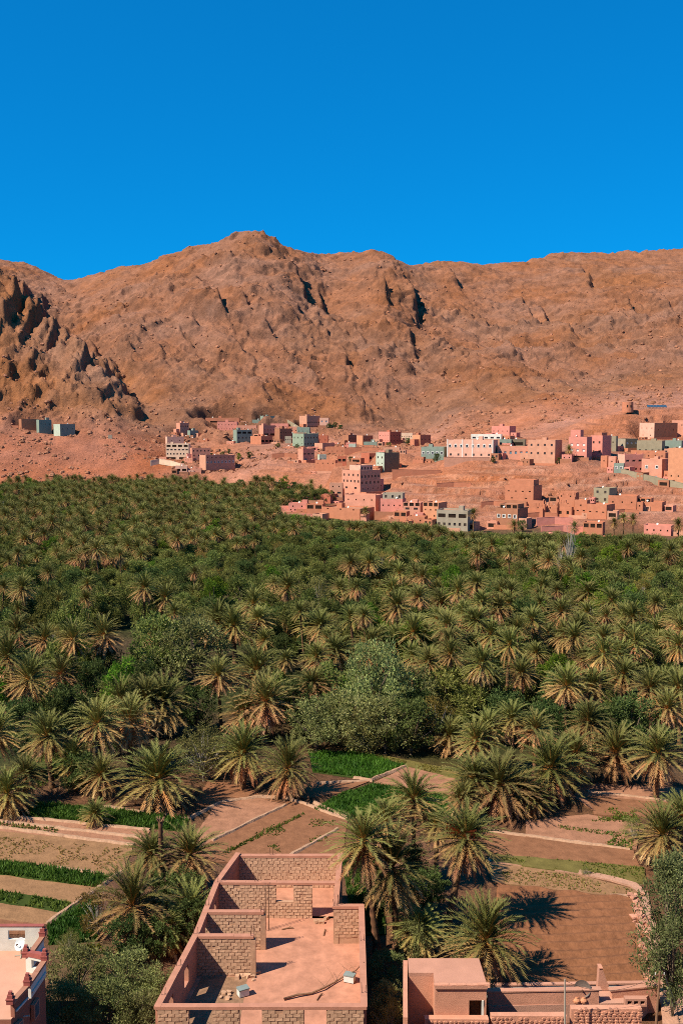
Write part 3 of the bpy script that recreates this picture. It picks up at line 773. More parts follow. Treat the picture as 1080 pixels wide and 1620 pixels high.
def H(label, px0, px1, pt, pb, d, wall, front='', split=None, psi=None, dep=None, left='', right='', up=None, merlon=False, name='house', cat='house', **kw):
    HOUSES.append(dict(label=label, px0=px0, px1=px1, pt=pt, pb=pb, d=d, wall=wall, front=front, split=split, psi=psi, dep=dep, left=left, right=right, up=up, merlon=merlon, name=name, cat=cat, **kw))
# --- upper left cluster
H('pink house with bright side wall highest at the left end of the village', 278, 298, 669, 687, 760, 'pink', '.7x4', 284, 35, left='', merlon=True)
H('small teal house with two dark windows under the pink one', 296, 313, 681, 694, 755, 'teal', '.5x2', 300, 30)
H('low brown store below the small teal house', 297, 313, 693, 704, 742, 'brown', '.4x1o')
H('pink house stepped above the cream house with three window rows', 261, 290, 691, 703, 718, 'palepink', '.5x2s', 264, 15, merlon=True)
H('cream house with three long window rows and dark ground floor', 261.5, 297, 702, 727, 690, 'cream', '.86x4o .62x6v .36x7 .08x2o', None, -10, merlon=True)
H('pink house with a row of dark top windows beside the cream house', 300, 332, 709, 730, 680, 'pink', '.8x5 .45x4', 303, 15, merlon=True)
H('large red-brown house with pale side wall at the palm edge', 314, 370, 720, 746, 650, 'gpink', '.86x7t .58x8w', 324, 30, left='', merlon=True)
H('low pink shed at the foot of the left village cluster', 277, 296, 737, 750, 638, 'palepink', '.5x2o')
H('low pink yard wall building beside the palms and the shed', 297, 318, 741, 750, 640, 'pink', '')
H('long low brown building at the top of the left village cluster', 325, 378, 661, 672, 795, 'terra', '.4x1o', dep=9)
H('long pink school-like house with two rows of small windows', 343, 374, 667, 685, 770, 'rose', '.72x6s .36x7s', None, -8, dep=8)
H('low pink wing with small windows beside the school-like house', 374, 406, 673, 686, 768, 'pink', '.6x6s', dep=7)
H('teal house with dark upper openings in front of the pink wing', 368, 398, 680, 703, 735, 'teal', '.8x3o .45x4 .15x3', 374, 25, merlon=True)
H('teal house with flat parapet highest in the village centre', 411, 441, 658, 672, 792, 'teal', '.6x5 .25x5t', 416, 25, merlon=True)
H('low teal annexe beside the highest teal house', 399, 411, 664, 673, 790, 'teal', '.4x3t')
H('pink house with dark carport openings below the highest teal house', 409, 435, 673, 691, 745, 'pink', '.6x4s .2x2o', 416, 35)
H('small rose roof house with five dark windows', 428, 455, 670, 680, 768, 'rose', '.55x5s', None, -8)
H('terracotta house with bright orange side wall and five windows', 434, 461.5, 678, 700, 728, 'brown', '.72x5s', 442, 40, merlon=True)
H('narrow pink house behind the terracotta one', 460, 471, 675, 690, 742, 'pink', '.6x2s')
H('bare grey block wall house below the terracotta one', 451, 461, 690, 701, 712, 'grey', '.5x3s')
H('pale green house with crenellated roof and two window rows', 462, 503, 686, 709, 700, 'green', '.72x5 .3x5', 480, 38, left='.72x3 .3x3s', merlon=True)
H('dark green flat house behind the crenellated green house', 470, 490, 676, 688, 738, 'teal', '.5x3s')
H('tall pink crenellated house with two long window rows', 473, 506, 658, 685, 772, 'gpink', '.62x7 .36x7', 485, 35, merlon=True)
H('cream house with two dark arches beside the tall crenellated house', 506, 520, 661, 675, 776, 'palepink', '.6x2b')
H('brown house tucked right of the pale green house', 503, 519, 689, 703, 706, 'red', '.5x2s')
H('low terracotta house below the pink carport house', 395, 430, 690, 703, 715, 'terra', '.4x3o', 412, 40)
H('pink house with white door panel at the foot of the central slope', 471, 497, 710, 731, 640, 'pink', '.62x3v .2x2b', 479, 30)
H('small pale green house beside a dark gap at the slope foot', 502, 516, 719, 733, 642, 'pgreen', '.5x2s', 505, 20)
H('broad terracotta house in front of the small pale green one', 498, 530, 728, 748, 610, 'terra', '.75x4s', None, -20, dep=10)
H('low pale house with white parapet above the terracotta roofs', 497, 529, 701, 713, 682, 'gpink', '.6x3s', 510, 40)
H('low terracotta house with flat roof in the central cluster', 514, 545, 707, 718, 662, 'terra', '.4x4s', None, -8)
# --- middle
H('brick-brown house with orange side at the back of the village', 542, 564, 688, 704, 700, 'brown', '.6x3s', 551, 45)
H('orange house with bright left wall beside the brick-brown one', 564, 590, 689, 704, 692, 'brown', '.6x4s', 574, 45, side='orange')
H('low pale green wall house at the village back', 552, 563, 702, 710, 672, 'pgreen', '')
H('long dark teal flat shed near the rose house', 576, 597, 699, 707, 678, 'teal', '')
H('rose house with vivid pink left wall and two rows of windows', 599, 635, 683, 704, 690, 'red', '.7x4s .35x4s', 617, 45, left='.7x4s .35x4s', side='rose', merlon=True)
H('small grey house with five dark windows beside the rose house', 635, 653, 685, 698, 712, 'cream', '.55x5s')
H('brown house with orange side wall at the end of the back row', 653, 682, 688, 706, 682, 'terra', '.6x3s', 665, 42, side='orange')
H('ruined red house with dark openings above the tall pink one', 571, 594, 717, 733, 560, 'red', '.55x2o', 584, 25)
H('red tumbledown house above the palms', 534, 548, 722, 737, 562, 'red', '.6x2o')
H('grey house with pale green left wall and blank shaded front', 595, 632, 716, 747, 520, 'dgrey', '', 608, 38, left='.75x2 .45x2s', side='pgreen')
H('low pink parapet house behind the blank grey one', 607, 633, 708, 718, 545, 'gpink', '.4x4t')
H('teal house with five white-framed windows on grey footing', 667, 703, 707, 731, 510, 'teal', '.6x5w', None, -14, dep=10)
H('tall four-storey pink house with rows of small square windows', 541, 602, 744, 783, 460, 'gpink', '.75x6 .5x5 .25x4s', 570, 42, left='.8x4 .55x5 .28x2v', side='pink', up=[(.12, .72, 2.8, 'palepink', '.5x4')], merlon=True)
H('grey-pink annexe stepped below the tall four-storey house', 522, 542, 764, 792, 452, 'gpink', '.8x2s .45x2v')
H('big pink house with scattered small windows in front of the tall one', 545, 594, 783, 826, 428, 'pink', '.82x4s .55x5s .25x3s', None, -22, dep=9, merlon=True)
H('broad terracotta house with shaded end wall by the palm edge', 508, 569, 804, 824, 415, 'terra', '.88x3t', None, -34, dep=11)
H('terracotta house with a dark balcony beside the broad one', 484, 510, 797, 817, 428, 'terra', '.75x2o', None, -12)
H('red flat-roofed house with a dark recess behind the terracotta ones', 496, 522, 782, 797, 446, 'red', '.5x2s', None, -25, dep=8)
H('small terracotta roof house with two dark bays', 472, 491, 787, 798, 452, 'terra', '.5x2o')
H('low pink-brown house with wide dark bay among the palms', 456, 484, 796, 815, 432, 'rose', '.45x4s .75x2s', None, -10)
H('small pink house at the left end of the palm-edge row', 440, 456, 801, 815, 436, 'rose', '.5x2s', None, -10)
H('pink house with four arched windows under a grey storey', 602, 637, 789, 812, 420, 'rose', '.55x4s', None, -10, up=[(.08, .99, 2.9, 'grey', '.5x3')], dep=9)
H('pink house with dark loggia openings along its top', 638, 665, 795, 820, 412, 'pink', '.90x3o .62x2v .25x2v', None, -12, dep=8)
H('orange house with dark loggia and small windows', 670, 694, 795, 825, 405, 'orange', '.90x3o .62x3s .3x2s', None, -24, dep=9)
H('low terracotta house in front of the loggia houses', 645, 672, 817, 833, 396, 'terra', '.6x2s', None, -14)
H('terracotta lean-to house below the arched windows', 623, 643, 809, 825, 405, 'terra', '.7x2o', None, -20)
H('grey concrete house with open dark balcony above palms', 692, 741, 807, 839, 390, 'grey', '.72x3o .3x6', None, -16, dep=9)
# --- right upper row
H('long pink house with white pilasters and eight arched windows', 709, 781, 696, 726, 500, 'palepink', '.68x8a .22x6', None, -14, dep=11, pil=[.0, .33, .55, .985])
H('white roof house with four openings above the long pink one', 746, 793, 687, 699, 516, 'white', '.55x5v', None, -6, dep=6)
H('pink and grey house standing alone behind the white roof house', 779, 807, 674, 690, 600, 'rose', '.5x4s', None, -25, dep=9)
H('teal upper house with one window beside a dark roofed yard', 788, 809, 695, 709, 512, 'teal', '.5x2', None, -6)
H('dark roofed open shed beside the teal upper house', 809, 831, 695, 709, 514, 'dgrey', '.5x1o', None, -6)
H('long pink house with blue-shuttered windows', 788, 838, 706, 727, 500, 'pink', '.52x6b', None, -6, dep=8)
H('red-brown two-storey house with eight windows and pale footing', 838, 880, 696, 736, 490, 'gpink', '.8x4 .47x4', None, -20, dep=10)
H('pink four-storey house with rows of white shutters', 902, 930, 691, 728, 490, 'rose', '.66x3p .42x3p .12x1o', None, -16, dep=9, up=[(.05, .6, 3.9, 'rose', '')])
H('slim pink house with grid of bands and small windows', 937, 955, 689, 728, 500, 'rose', '.72x2 .35x2 .1x2s', None, -26, dep=10, up=[(.2, .85, 2.0, 'terra', '')])
H('grey unplastered house beside the slim pink one', 956, 975, 690, 714, 522, 'olive', '.6x2s', None, -10)
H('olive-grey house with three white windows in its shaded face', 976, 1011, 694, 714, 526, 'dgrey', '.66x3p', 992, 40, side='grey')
H('wide brown-grey house with a row of small windows', 1011, 1049, 697, 718, 516, 'olive', '.25x4', None, -10)
H('pale teal house at the end of the upper row', 1052, 1079, 697, 720, 522, 'teal', '.5x2', None, -8)
H('pink house with bright wall high under the rock ledge', 1018, 1076, 669, 697, 560, 'brown', '.6x3s', 1041, 45, left='.7x3s .3x2s', side='palepink')
H('pink house at the hilltop beside the solar panels', 1066, 1096, 665, 690, 572, 'pink', '.7x3s', None, -10)
H('pink house with pale left wall and two rows of windows', 980, 1019, 719, 752, 470, 'rose', '.7x3v .3x4', 991, 30, side='palepink', merlon=True)
H('pink house with white-framed windows and white door by the lane', 1019, 1050, 726, 760, 460, 'pink', '.62x2w .2x1d', None, -22, dep=9, whitedoor=True)
H('tall bright orange house above the lane', 1060, 1092, 709, 768, 450, 'orange', '.25x3s', None, -14)
H('small grey-blue house at the head of the lane wall', 972, 987, 733, 747, 464, 'teal', '.5x2w', None, -6)
H('small dark terracotta hut beside the slim pink house', 951, 961, 721, 741, 476, 'terra', '.6x1s', None, -25)
H('tiny pink hut beside the dark terracotta hut', 963, 974, 722, 738, 474, 'pink', '.5x1s', None, -10)
H('low terracotta house between upper row and lane', 1024, 1054, 716, 734, 482, 'terra', '.7x3s', None, -12)
# --- right lower slope
H('old terracotta kasbah house with stepped roof and tiny windows', 802, 846, 768, 797, 430, 'terra', '.68x4t .3x2t', None, -20, dep=11, up=[(.1, .97, 3.0, 'terra', '')])
H('terracotta tower house with four white windows above a palm', 787, 821, 804, 836, 395, 'brown', '.6x4w', None, -24, dep=10, up=[(.1, .95, 2.2, 'brown', '.45x3o')])
H('roofless broken terracotta house with pointed wall stubs', 829, 860, 793, 817, 410, 'terra', '.6x2s', None, -15, ruin=True, name='ruined_house')
H('roofless terracotta ruin beside the arched doorway', 860, 882, 790, 817, 412, 'terra', '.5x1s', None, -15, ruin=True, name='ruined_house')
H('ruined tower with stacked dark openings', 882, 905, 790, 818, 410, 'terra', '.75x2s .25x2b', None, -20, ruin=True, name='ruined_house')
H('slender terracotta tower house with tiny holes', 910, 929, 791, 819, 408, 'terra', '.7x1s .4x2t', None, -18)
H('ruined wall house stepping up behind the ruined tower', 883, 911, 778, 792, 422, 'terra', '.5x2s', None, -15, ruin=True, name='ruined_house')
H('olive-grey two-storey house with framed panels', 942, 966, 772, 798, 420, 'olive', '.75x2 .3x2', None, -24, dep=8)
H('terracotta house with chimney stub beside the olive-grey one', 966, 1009, 784, 807, 415, 'terra', '.55x3s', None, -8)
H('low terracotta house with three black square openings', 1007, 1050, 794, 808, 414, 'terra', '', None, -10, up=[(.02, .6, 2.0, 'terra', '.5x3o')])
H('terracotta house above the white-framed balcony house', 932, 962, 798, 822, 400, 'terra', '.5x3t', None, -24, dep=8)
H('terracotta house with white-framed balcony openings', 924, 954, 826, 860, 380, 'terra', '.84x3o .4x2t', None, -10)
H('low pink house with one black doorway at the palm edge', 837, 876, 849, 864, 366, 'rose', '.5x1o .6x2t', None, -8, dep=6)
H('low pink roadside house under the bare rock at the palms', 1022, 1063, 831, 847, 376, 'rose', '.5x4s', None, -10, dep=6)
# --- far left hillside and grove
H('brown block house at the left of the hillside trio', 30, 55, 663, 680, 725, 'brown', '', None, 12)
H('dark grey-green two-storey house in the hillside trio', 57, 80, 664, 687, 720, 'teal', '.7x3s', 61, 20)
H('low grey-green house with pale corner in the hillside trio', 83, 116, 671, 690, 712, 'teal', '.6x3s', 93, 30, side='pgreen')
H('tiny grey cabin alone on the red scree', 171, 177, 688, 694, 702, 'grey', '')
H('small pink hut with flat roof sunk among the palms', 418, 446, 762, 776, 556, 'pink', '.5x1s', 432, 35)
H('white-walled hut peeping out of the palm grove', -2, 9, 794, 808, 430, 'white', '.5x1s')
PREP = []
def short(t):
    w = t.split()[:7]
    while w[-1] in ('with', 'a', 'an', 'the', 'and', 'in', 'of', 'at', 'under', 'above', 'beside', 'by', 'below', 'behind', 'its', 'on', 'to', 'under', 'right', 'left', 'two', 'three', 'five', 'small', 'dark', 'white', 'along', 'between', 'one', 'long', 'low', 'bright', 'pale', 'rows', 'row'): w = w[:-1]
    return ' '.join(w)
def infill():
    """small houses wedged in beside the larger ones"""
    r = random.Random(12); words = {'terra': 'terracotta', 'gpink': 'dull pink', 'rose': 'rose', 'brown': 'brown', 'pink': 'pink'}
    for pas, h in [(0, q) for q in HOUSES] + [(1, q) for q in HOUSES if q['px0'] > 255]:
        W = h['px1'] - h['px0']
        if h['px0'] < 255 or h['px0'] > 1060 or W < 15 or r.random() < (.2 if pas == 0 else .5): continue
        left = r.random() < .5 if pas == 0 else not h.get('_side', False)
        h['_side'] = left; w = r.uniform(8, 17); k = r.choice(list(words))
        x0 = h['px0'] - w * r.uniform(.7, 1.1) if left else h['px1'] + w * r.uniform(-.1, .3)
        pb = h['pb'] + r.uniform(-1, 4); ht = r.uniform(6, 12) * 480 / h['d']
        H(('small %s house beside the %s' if pas == 0 else 'low %s store built on next to the %s') % (words[k], short(h['label'])), x0, x0 + w, pb - ht, pb, h['d'] - r.uniform(-2, 6), k, r.choice(['.55x2s', '.5x1o', '.6x3s', '.55x2']), None, r.choice([-8, -18, -26]), dep=r.uniform(3.5, 6))
infill()
def prep_houses():
    for h in HOUSES:
        d = h['d']; k = mpp(h['pb'], d); W = (h['px1'] - h['px0']) * k; ht = (h['pb'] - h['pt']) * k
        c = at((h['px0'] + h['px1']) / 2, h['pb'], d); phi = math.atan((((h['px0'] + h['px1']) / 2) - 540) / FPX)
        if h['split'] is not None:
            psi = math.radians(h['psi'] or 30)
            w = (h['px1'] - h['split']) * k / math.cos(psi); dep = (h['split'] - h['px0']) * k / math.sin(psi)
        elif h['psi'] and h['psi'] < 0:
            psi = math.radians(h['psi']); dep = h['dep'] or min(9.0, max(4.0, W * .8))
            # the stated span is the front face; the shaded end wall lies beyond it
            w = W / math.cos(psi); c = c + Vector((math.sin(-psi) * dep * .5 * 1.0, 0, 0))
        else:
            psi = math.radians(h['psi'] or -5); w = W; dep = h['dep'] or min(9.0, max(4.0, W * .8))
        dep = max(dep, 3.0)
        rz = psi - phi
        off = abs(math.sin(psi)) * w / 2 + math.cos(psi) * dep / 2
        ctr = Vector((c.x, c.y + off * .75, c.z))
        PREP.append((h, w, dep, ht, rz, ctr))
        PADS.append((ctr.x, ctr.y - 1.5, ctr.z, max(w, dep) * .6 + .5))
def build_house(h, w, dep, ht, rz, ctr):
    o = empty(h['name'], ctr, rz, h['label'], h['cat'], 'houses of the hillside village' if h['px0'] > 200 else 'outlying houses')
    if h.get('whitedoor'): o['whitedoor'] = 1
    wall = WM[h['wall']]
    fr, le, ri = parse_rows(h['front'], w, ht), parse_rows(h['left'], dep, ht), parse_rows(h['right'], dep, ht)
    if h.get('ruin'):
        r = random.Random(int(h['px0'])); B = MB(); n = 6
        MF = Matrix.Translation((-w / 2, -dep / 2, 0)); facade(B, w, ht * .62, fr, MF, -3.5)
        for k in range(n):                              # broken wall heads
            x0 = -w / 2 + w * k / n; hh = ht * (.62 + .38 * r.random() ** 1.2)
            B.box(x0, x0 + w / n * r.uniform(.55, .98), -dep / 2, -dep / 2 + .4, ht * .62 - .02, hh, j=.08)
        B.box(-w / 2, w / 2, -dep / 2 + .30, -dep / 2 + .55, -3.5, ht * .3)
        for sx in (-1, 1):
            for k in range(3):
                y0 = -dep / 2 + .41 + (dep - .5) * k / 3; B.box(sx * w / 2 - .2, sx * w / 2 + .2, y0, y0 + (dep - .5) / 3 - .01, -3.5, ht * r.uniform(.4, 1), j=.06)
        B.box(-w / 2 + .3, w / 2 - .3, dep / 2 - .4, dep / 2, -3.5, ht * r.uniform(.6, 1), j=.1)
        B.obj('wall', wall, o)
        for op in fr:
            x0, x1, z0, z1, kind = op; link('window', pane_mesh(x1 - x0, z1 - z0, M_DARK), o, MF @ Vector(((x0 + x1) / 2, .22, (z0 + z1) / 2)))
        return o
    shell(o, w, dep, ht, fr, le, ri, wall, merlon=h['merlon'], base=-4)
    if h.get('side'):                                   # sunlit end wall: its brighter tone painted in, a skin 3 cm proud
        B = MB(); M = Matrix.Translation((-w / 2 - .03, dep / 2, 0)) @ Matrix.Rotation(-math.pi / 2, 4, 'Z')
        facade(B, dep, ht - .02, le, M, -4, rev=.03); B.obj('lit_side_skin', WM[h['side']], o)
    for u in h['up'] or []:
        f0, f1, uh, um, spec = u; uw = w * (f1 - f0); ud = dep * .6
        fo = parse_rows(spec, uw, uh)
        shell(o, uw, ud, uh, fo, [], [], WM[um], par=.3, base=-.4, x0=-w / 2 + w * f0, y0=-dep / 2 + dep * .12, z0=ht - .55, wname='upper_wall')
    for f in h.get('pil', []):
        B = MB(); x = -w / 2 + w * f; B.box(x, x + .45, -dep / 2 - .08, -dep / 2 + .02, -1, ht + .25); B.obj('pilaster', M_WHITE, o)
    r = random.Random(int(h['px0'] * 3 + h['pb']))
    if w > 4.5 and not h.get('ruin') and h['px0'] > 200 and not h.get('pil'):
        if r.random() < .7:                              # lower block built on to one side
            aw, ad, ah = r.uniform(2.2, 4.5), min(dep * .7, r.uniform(3, 6)), ht * r.uniform(.35, .62); sx = 1 if r.random() < .5 else -1
            shell(o, aw, ad, ah, parse_rows('.55x1s', aw, ah), [], [], WM[r.choice([h['wall'], 'terra', 'gpink', 'rose'])], par=.3, base=-4, x0=(w / 2 + .02 if sx > 0 else -w / 2 - aw - .02), y0=-dep / 2 + r.uniform(.3, 1.5), wname='annexe_wall')
        if r.random() < .75:                             # yard wall in front
            B = MB(); x0, x1 = -w * r.uniform(.4, .75), w * r.uniform(.1, .7); yy = -dep / 2 - r.uniform(2, 4.5); hh = r.uniform(1.0, 1.9)
            B.box(x0, x1, yy, yy + .3, -4, hh); B.box(x0, x0 + .3, yy + .31, -dep / 2 - .02, -4, hh * .95); B.obj('yard_wall', WM[r.choice(['terra', 'gpink', 'brown', 'terra'])], o)
    # small roof furniture gives the roofline its broken look
    r = random.Random(int(h['px0'] * 7 + h['pt']))
    if w > 7 and not h['up'] and r.random() < .65:
        B = MB(); a_ = r.uniform(-.35, .2) * w; bw = r.uniform(1.6, 2.8); B.box(a_, a_ + bw, 0, min(2.4, dep * .4), ht - .6, ht + r.uniform(.9, 1.7)); B.obj('stair_head', wall, o)
    if w > 5 and r.random() < .5:
        B = MB(); x, y = r.uniform(-.3, .4) * w, -dep / 2 + .7
        n = 10; R = .42
        ring = [Vector((math.cos(2 * math.pi * q / n) * R, -.10, math.sin(2 * math.pi * q / n) * R)) for q in range(n)]
        for q in range(n): B.poly([ring[q], ring[(q + 1) % n], Vector((0, .06, 0))])
        B.tube([(0, .03, -.9), (0, .03, 0)], .03, 5); B.tube([(0, .06, 0), (0, -.35, .05)], .015, 4)
        B.obj('satellite_dish', M_WHITE, o, (x, y, ht + .45), (-.5, 0, r.uniform(-.8, .2)))
    return o
def wall_run(name, label, pts, mat, th=.4, up=2.0, cat='wall', rows=None):
    """free-standing or retaining wall through photo points (px, py of its foot, distance)"""
    P = [at(*p) for p in pts]; c0 = P[0]
    o = empty(name, c0, 0, label, cat); B = MB()
    for a_, b_ in zip(P, P[1:]):
        d = (b_ - a_); n = Vector((-d.y, d.x, 0)).normalized() * th / 2
        q = [a_ - n - c0, b_ - n - c0, b_ + n - c0, a_ + n - c0]
        lo = [Vector((p.x, p.y, p.z - 3.0)) for p in q]; hi = [Vector((p.x, p.y, p.z + up)) for p in q]
        B.poly([lo[0], lo[1], hi[1], hi[0]]); B.poly([lo[1], lo[2], hi[2], hi[1]]); B.poly([lo[2], lo[3], hi[3], hi[2]]); B.poly([lo[3], lo[0], hi[0], hi[3]]); B.poly(hi)
    B.obj('wall_face', mat, o)
    C = MB()
    for a_, b_ in zip(P, P[1:]):
        d = (b_ - a_); n = Vector((-d.y, d.x, 0)).normalized() * (th / 2 + .06)
        q = [a_ - n - c0, b_ - n - c0, b_ + n - c0, a_ + n - c0]; z1 = Vector((0, 0, up + .004)); z2 = Vector((0, 0, up + .12))
        lo = [p + z1 for p in q]; hi = [p + z2 for p in q]
        for k in range(4): C.poly([lo[k], lo[(k + 1) % 4], hi[(k + 1) % 4], hi[k]])
        C.poly(hi)
    C.obj('coping', mat, o)
    return o
def build_village():
    for p in PREP: build_house(*p)
    wall_run('retaining_wall', 'plain brown retaining wall under the long pink house', [(702, 740, 489), (774, 740, 489)], WM['gpink'], .5, 5.0)
    wall_run('garden_wall', 'long brown garden wall above the layered rock', [(620, 752, 478), (697, 753, 480)], WM['terra'], .4, 2.8)
    wall_run('garden_wall', 'low wall with dark gaps below the orange-sided houses', [(395, 715, 690), (433, 714, 690)], WM['gpink'], .4, 3.8)
    for k, (a_, b_, c_, d_) in enumerate([(829, 818, 881, 408), (848, 828, 905, 398), (905, 812, 942, 412), (760, 800, 800, 425), (855, 842, 925, 386), (965, 812, 1010, 408), (690, 770, 745, 455), (600, 735, 660, 535), (545, 712, 598, 640), (430, 722, 470, 655)]):
        wall_run('ruined_wall', ['low ruined mud wall under the roofless houses', 'mud wall stepping below the ruined tower', 'mud wall joining the slender tower to its neighbour', 'mud wall left of the old kasbah house', 'long mud wall above the low pink doorway house', 'mud wall below the house with chimney stub', 'mud wall crossing the layered rock', 'mud wall beside the blank grey house', 'mud wall along the slope above the tall pink house', 'mud wall above the palms in the left village'][k], [(a_, b_, d_), ((a_ + c_) / 2, b_ - 1.5, d_ + 1.5), (c_, b_, d_)], WM[('terra', 'rose', 'terra')[k % 3]], .45, (1.6, 2.2, 1.3)[k % 3])
    wall_run('lane_wall', 'dark stone wall following the sloping lane', [(982, 747, 462), (1015, 755, 455), (1049, 763, 450), (1092, 773, 440)], WM['olive'], .5, 1.5)
    wall_run('yard_wall', 'low terracotta wall running to the hillside trio', [(-20, 676, 724), (30, 678, 725)], WM['terra'], .4, 2.2)
    wall_run('yard_wall', 'low grey wall at the top of the palm grove', [(210, 765, 636), (242, 765, 636)], WM['gpink'], .4, 2.2)
    wall_run('yard_wall', 'pale wall slanting up beside the tall crenellated house', [(453, 668, 785), (470, 678, 760), (486, 690, 735)], WM['olive'], .5, 2.2)
    wall_run('yard_wall', 'pink wall closing the yards in front of the palm-edge houses', [(455, 817, 418), (496, 818, 416)], WM['rose'], .4, 1.2)
    wall_run('track_edge', 'pale curb of the track curving round the cream house', [(238, 730, 665), (252, 727, 668), (270, 730, 664), (296, 738, 650)], WM['cream'], .5, .5)
    # round tower and solar panels on the hilltop
    q = at(992, 647, 590); o = empty('round_tower', q, 0, 'round pink masonry tower on the hilltop', 'tower', None)
    B = MB(); n = 20; R0, R1, hh = 3.3, 3.1, 4.0
    ring = lambda R, z: [(math.cos(2 * math.pi * k / n) * R, math.sin(2 * math.pi * k / n) * R, z) for k in range(n)]
    A, Cc, D, E = ring(R0, -2), ring(R1, hh), ring(R1 - .3, hh), ring(R1 - .3, hh - .5)
    for k in range(n):
        j = (k + 1) % n; B.poly([A[k], A[j], Cc[j], Cc[k]]); B.poly([Cc[k], Cc[j], D[j], D[k]]); B.poly([D[k], D[j], E[j], E[k]])
    B.poly(E); B.obj('wall', WM['terra'], o)
    for k in (14, 16):
        a_ = 2 * math.pi * k / n; link('window', pane_mesh(.7, 1.5, M_DARK), o, (math.cos(a_) * 3.22, math.sin(a_) * 3.22, 1.6), (0, 0, a_ + math.pi / 2))
    for k in range(6):
        px = 1025 + k * 5.2; q = at(px, 645.5, 600); o = empty('solar_panel', q, 0, 'blue tilted solar panel in the row on the hilltop', 'solar panel', 'row of solar panels')
        B = MB(); B.box(-.92, .92, -1.2, 1.2, -.03, .03); B.obj('panel', M_SOLAR, o, (0, 0, 1.15), (math.radians(35), 0, 0))
        F = MB(); F.box(-.7, -.6, .5, .6, -.6, 1.4); F.box(.6, .7, .5, .6, -.6, 1.4); F.box(-.7, -.6, -.7, -.6, -.6, .65); F.box(.6, .7, -.7, -.6, -.6, .65); F.obj('stand', M_CONC, o)
M_SOLAR = mat_plain('solar_cells', (.045, .09, .14), .2, .6, .2, 3)
prep_houses()
# ------------------------------------------------------------------ foreground: unfinished brick house
M_MUD = mat_plain('mortar_mud', (.52, .30, .185), .95, .05, .25, 3, .01, 30)
M_BRICK = mat_plain('mud_block', (.56, .33, .205), .95, .05, .2, 6, .012, 40, objvar=.16)
M_RENDER = mat_plain('pink_render', (.52, .235, .15), .92, .1, .16, 1.2, .012, 25)
M_FLOOR = mat_plain('dusty_floor', (.54, .25, .155), .95, .05, .3, .9, .012, 14)
M_EARTHF = mat_plain('rubble_earth', (.30, .17, .10), .95, .05, .35, 2.0, .03, 12)
M_RUST = mat_plain('rusty_steel', (.16, .075, .045), .8, .3, .3, 8)
M_RUBBER = mat_plain('tyre_rubber', (.025, .024, .023), .75, .3, .2, 8)
M_HIVE = mat_plain('hive_white', (.72, .70, .64), .6, .3, .1, 4)
M_HIVETOP = mat_plain('hive_cover', (.24, .29, .27), .6, .3, .2, 3)
M_STICK = mat_plain('dry_wood', (.26, .14, .08), .9, .1, .35, 6)
ZF, ZT = 2.0, 5.0
rb = random.Random(41)
WMAT = {}
def plan_wall(house, name, A, B, z0, z1, th, mat, ops=(), coping=None, cap_h=.2, inset=0.0):
    """straight wall from A to B (plan), openings (s0,s1,z0,z1) in metres along it"""
    A = Vector((A.x, A.y, 0)); B = Vector((B.x, B.y, 0)); d = B - A; L = d.length; an = math.atan2(d.y, d.x)
    M = Matrix.Translation(A) @ Matrix.Rotation(an, 4, 'Z')
    W = MB(); ztop = z1 - (cap_h if coping else 0)
    xs = sorted({0., L, *[q for o in ops for q in o[:2]]}); zs = sorted({z0, ztop, *[min(q, ztop) for o in ops for q in o[2:4]]})
    for i in range(len(xs) - 1):
        k = 0
        while k < len(zs) - 1:
            cx = (xs[i] + xs[i + 1]) / 2
            op = lambda kk: any(o[0] < cx < o[1] and o[2] < (zs[kk] + zs[kk + 1]) / 2 < o[3] for o in ops)
            if op(k): k += 1; continue
            e_ = k
            while e_ + 1 < len(zs) - 1 and not op(e_ + 1): e_ += 1
            W.box(xs[i], xs[i + 1], -th / 2, th / 2, zs[k], zs[e_ + 1]); k = e_ + 1
    w = W.obj(name, mat, house); w.matrix_local = M; WMAT[w.name] = M
    if coping:
        C = MB(); n = max(2, int(L / 1.2))
        for q in range(n): 
            x0, x1 = -th * .5 + (L + th) * q / n, -th * .5 + (L + th) * (q + 1) / n
            C.box(x0, x1, -th / 2 - .05, th / 2 + .05, ztop + .003, z1 + rb.uniform(-.012, .012))
        c = C.obj('coping', coping, house); c.matrix_local = M
    return w, L
_bm = {}
def brick_mesh(k, L, hgt):
    key = (k, round(L, 2), round(hgt, 2))
    if key not in _bm:
        r = random.Random(k * 7 + int(L * 100)); B = MB()
        j = .02
        B.box(-L / 2, L / 2, -.035, .03, -hgt / 2, hgt / 2, j=None)
        B.v = [(x + r.uniform(-j, j), y + (r.uniform(-.018, .014) if y < 0 else 0), z + r.uniform(-j, j)) for x, y, z in B.v]
        _bm[key] = B.mesh('brick', M_BRICK)
    return _bm[key]
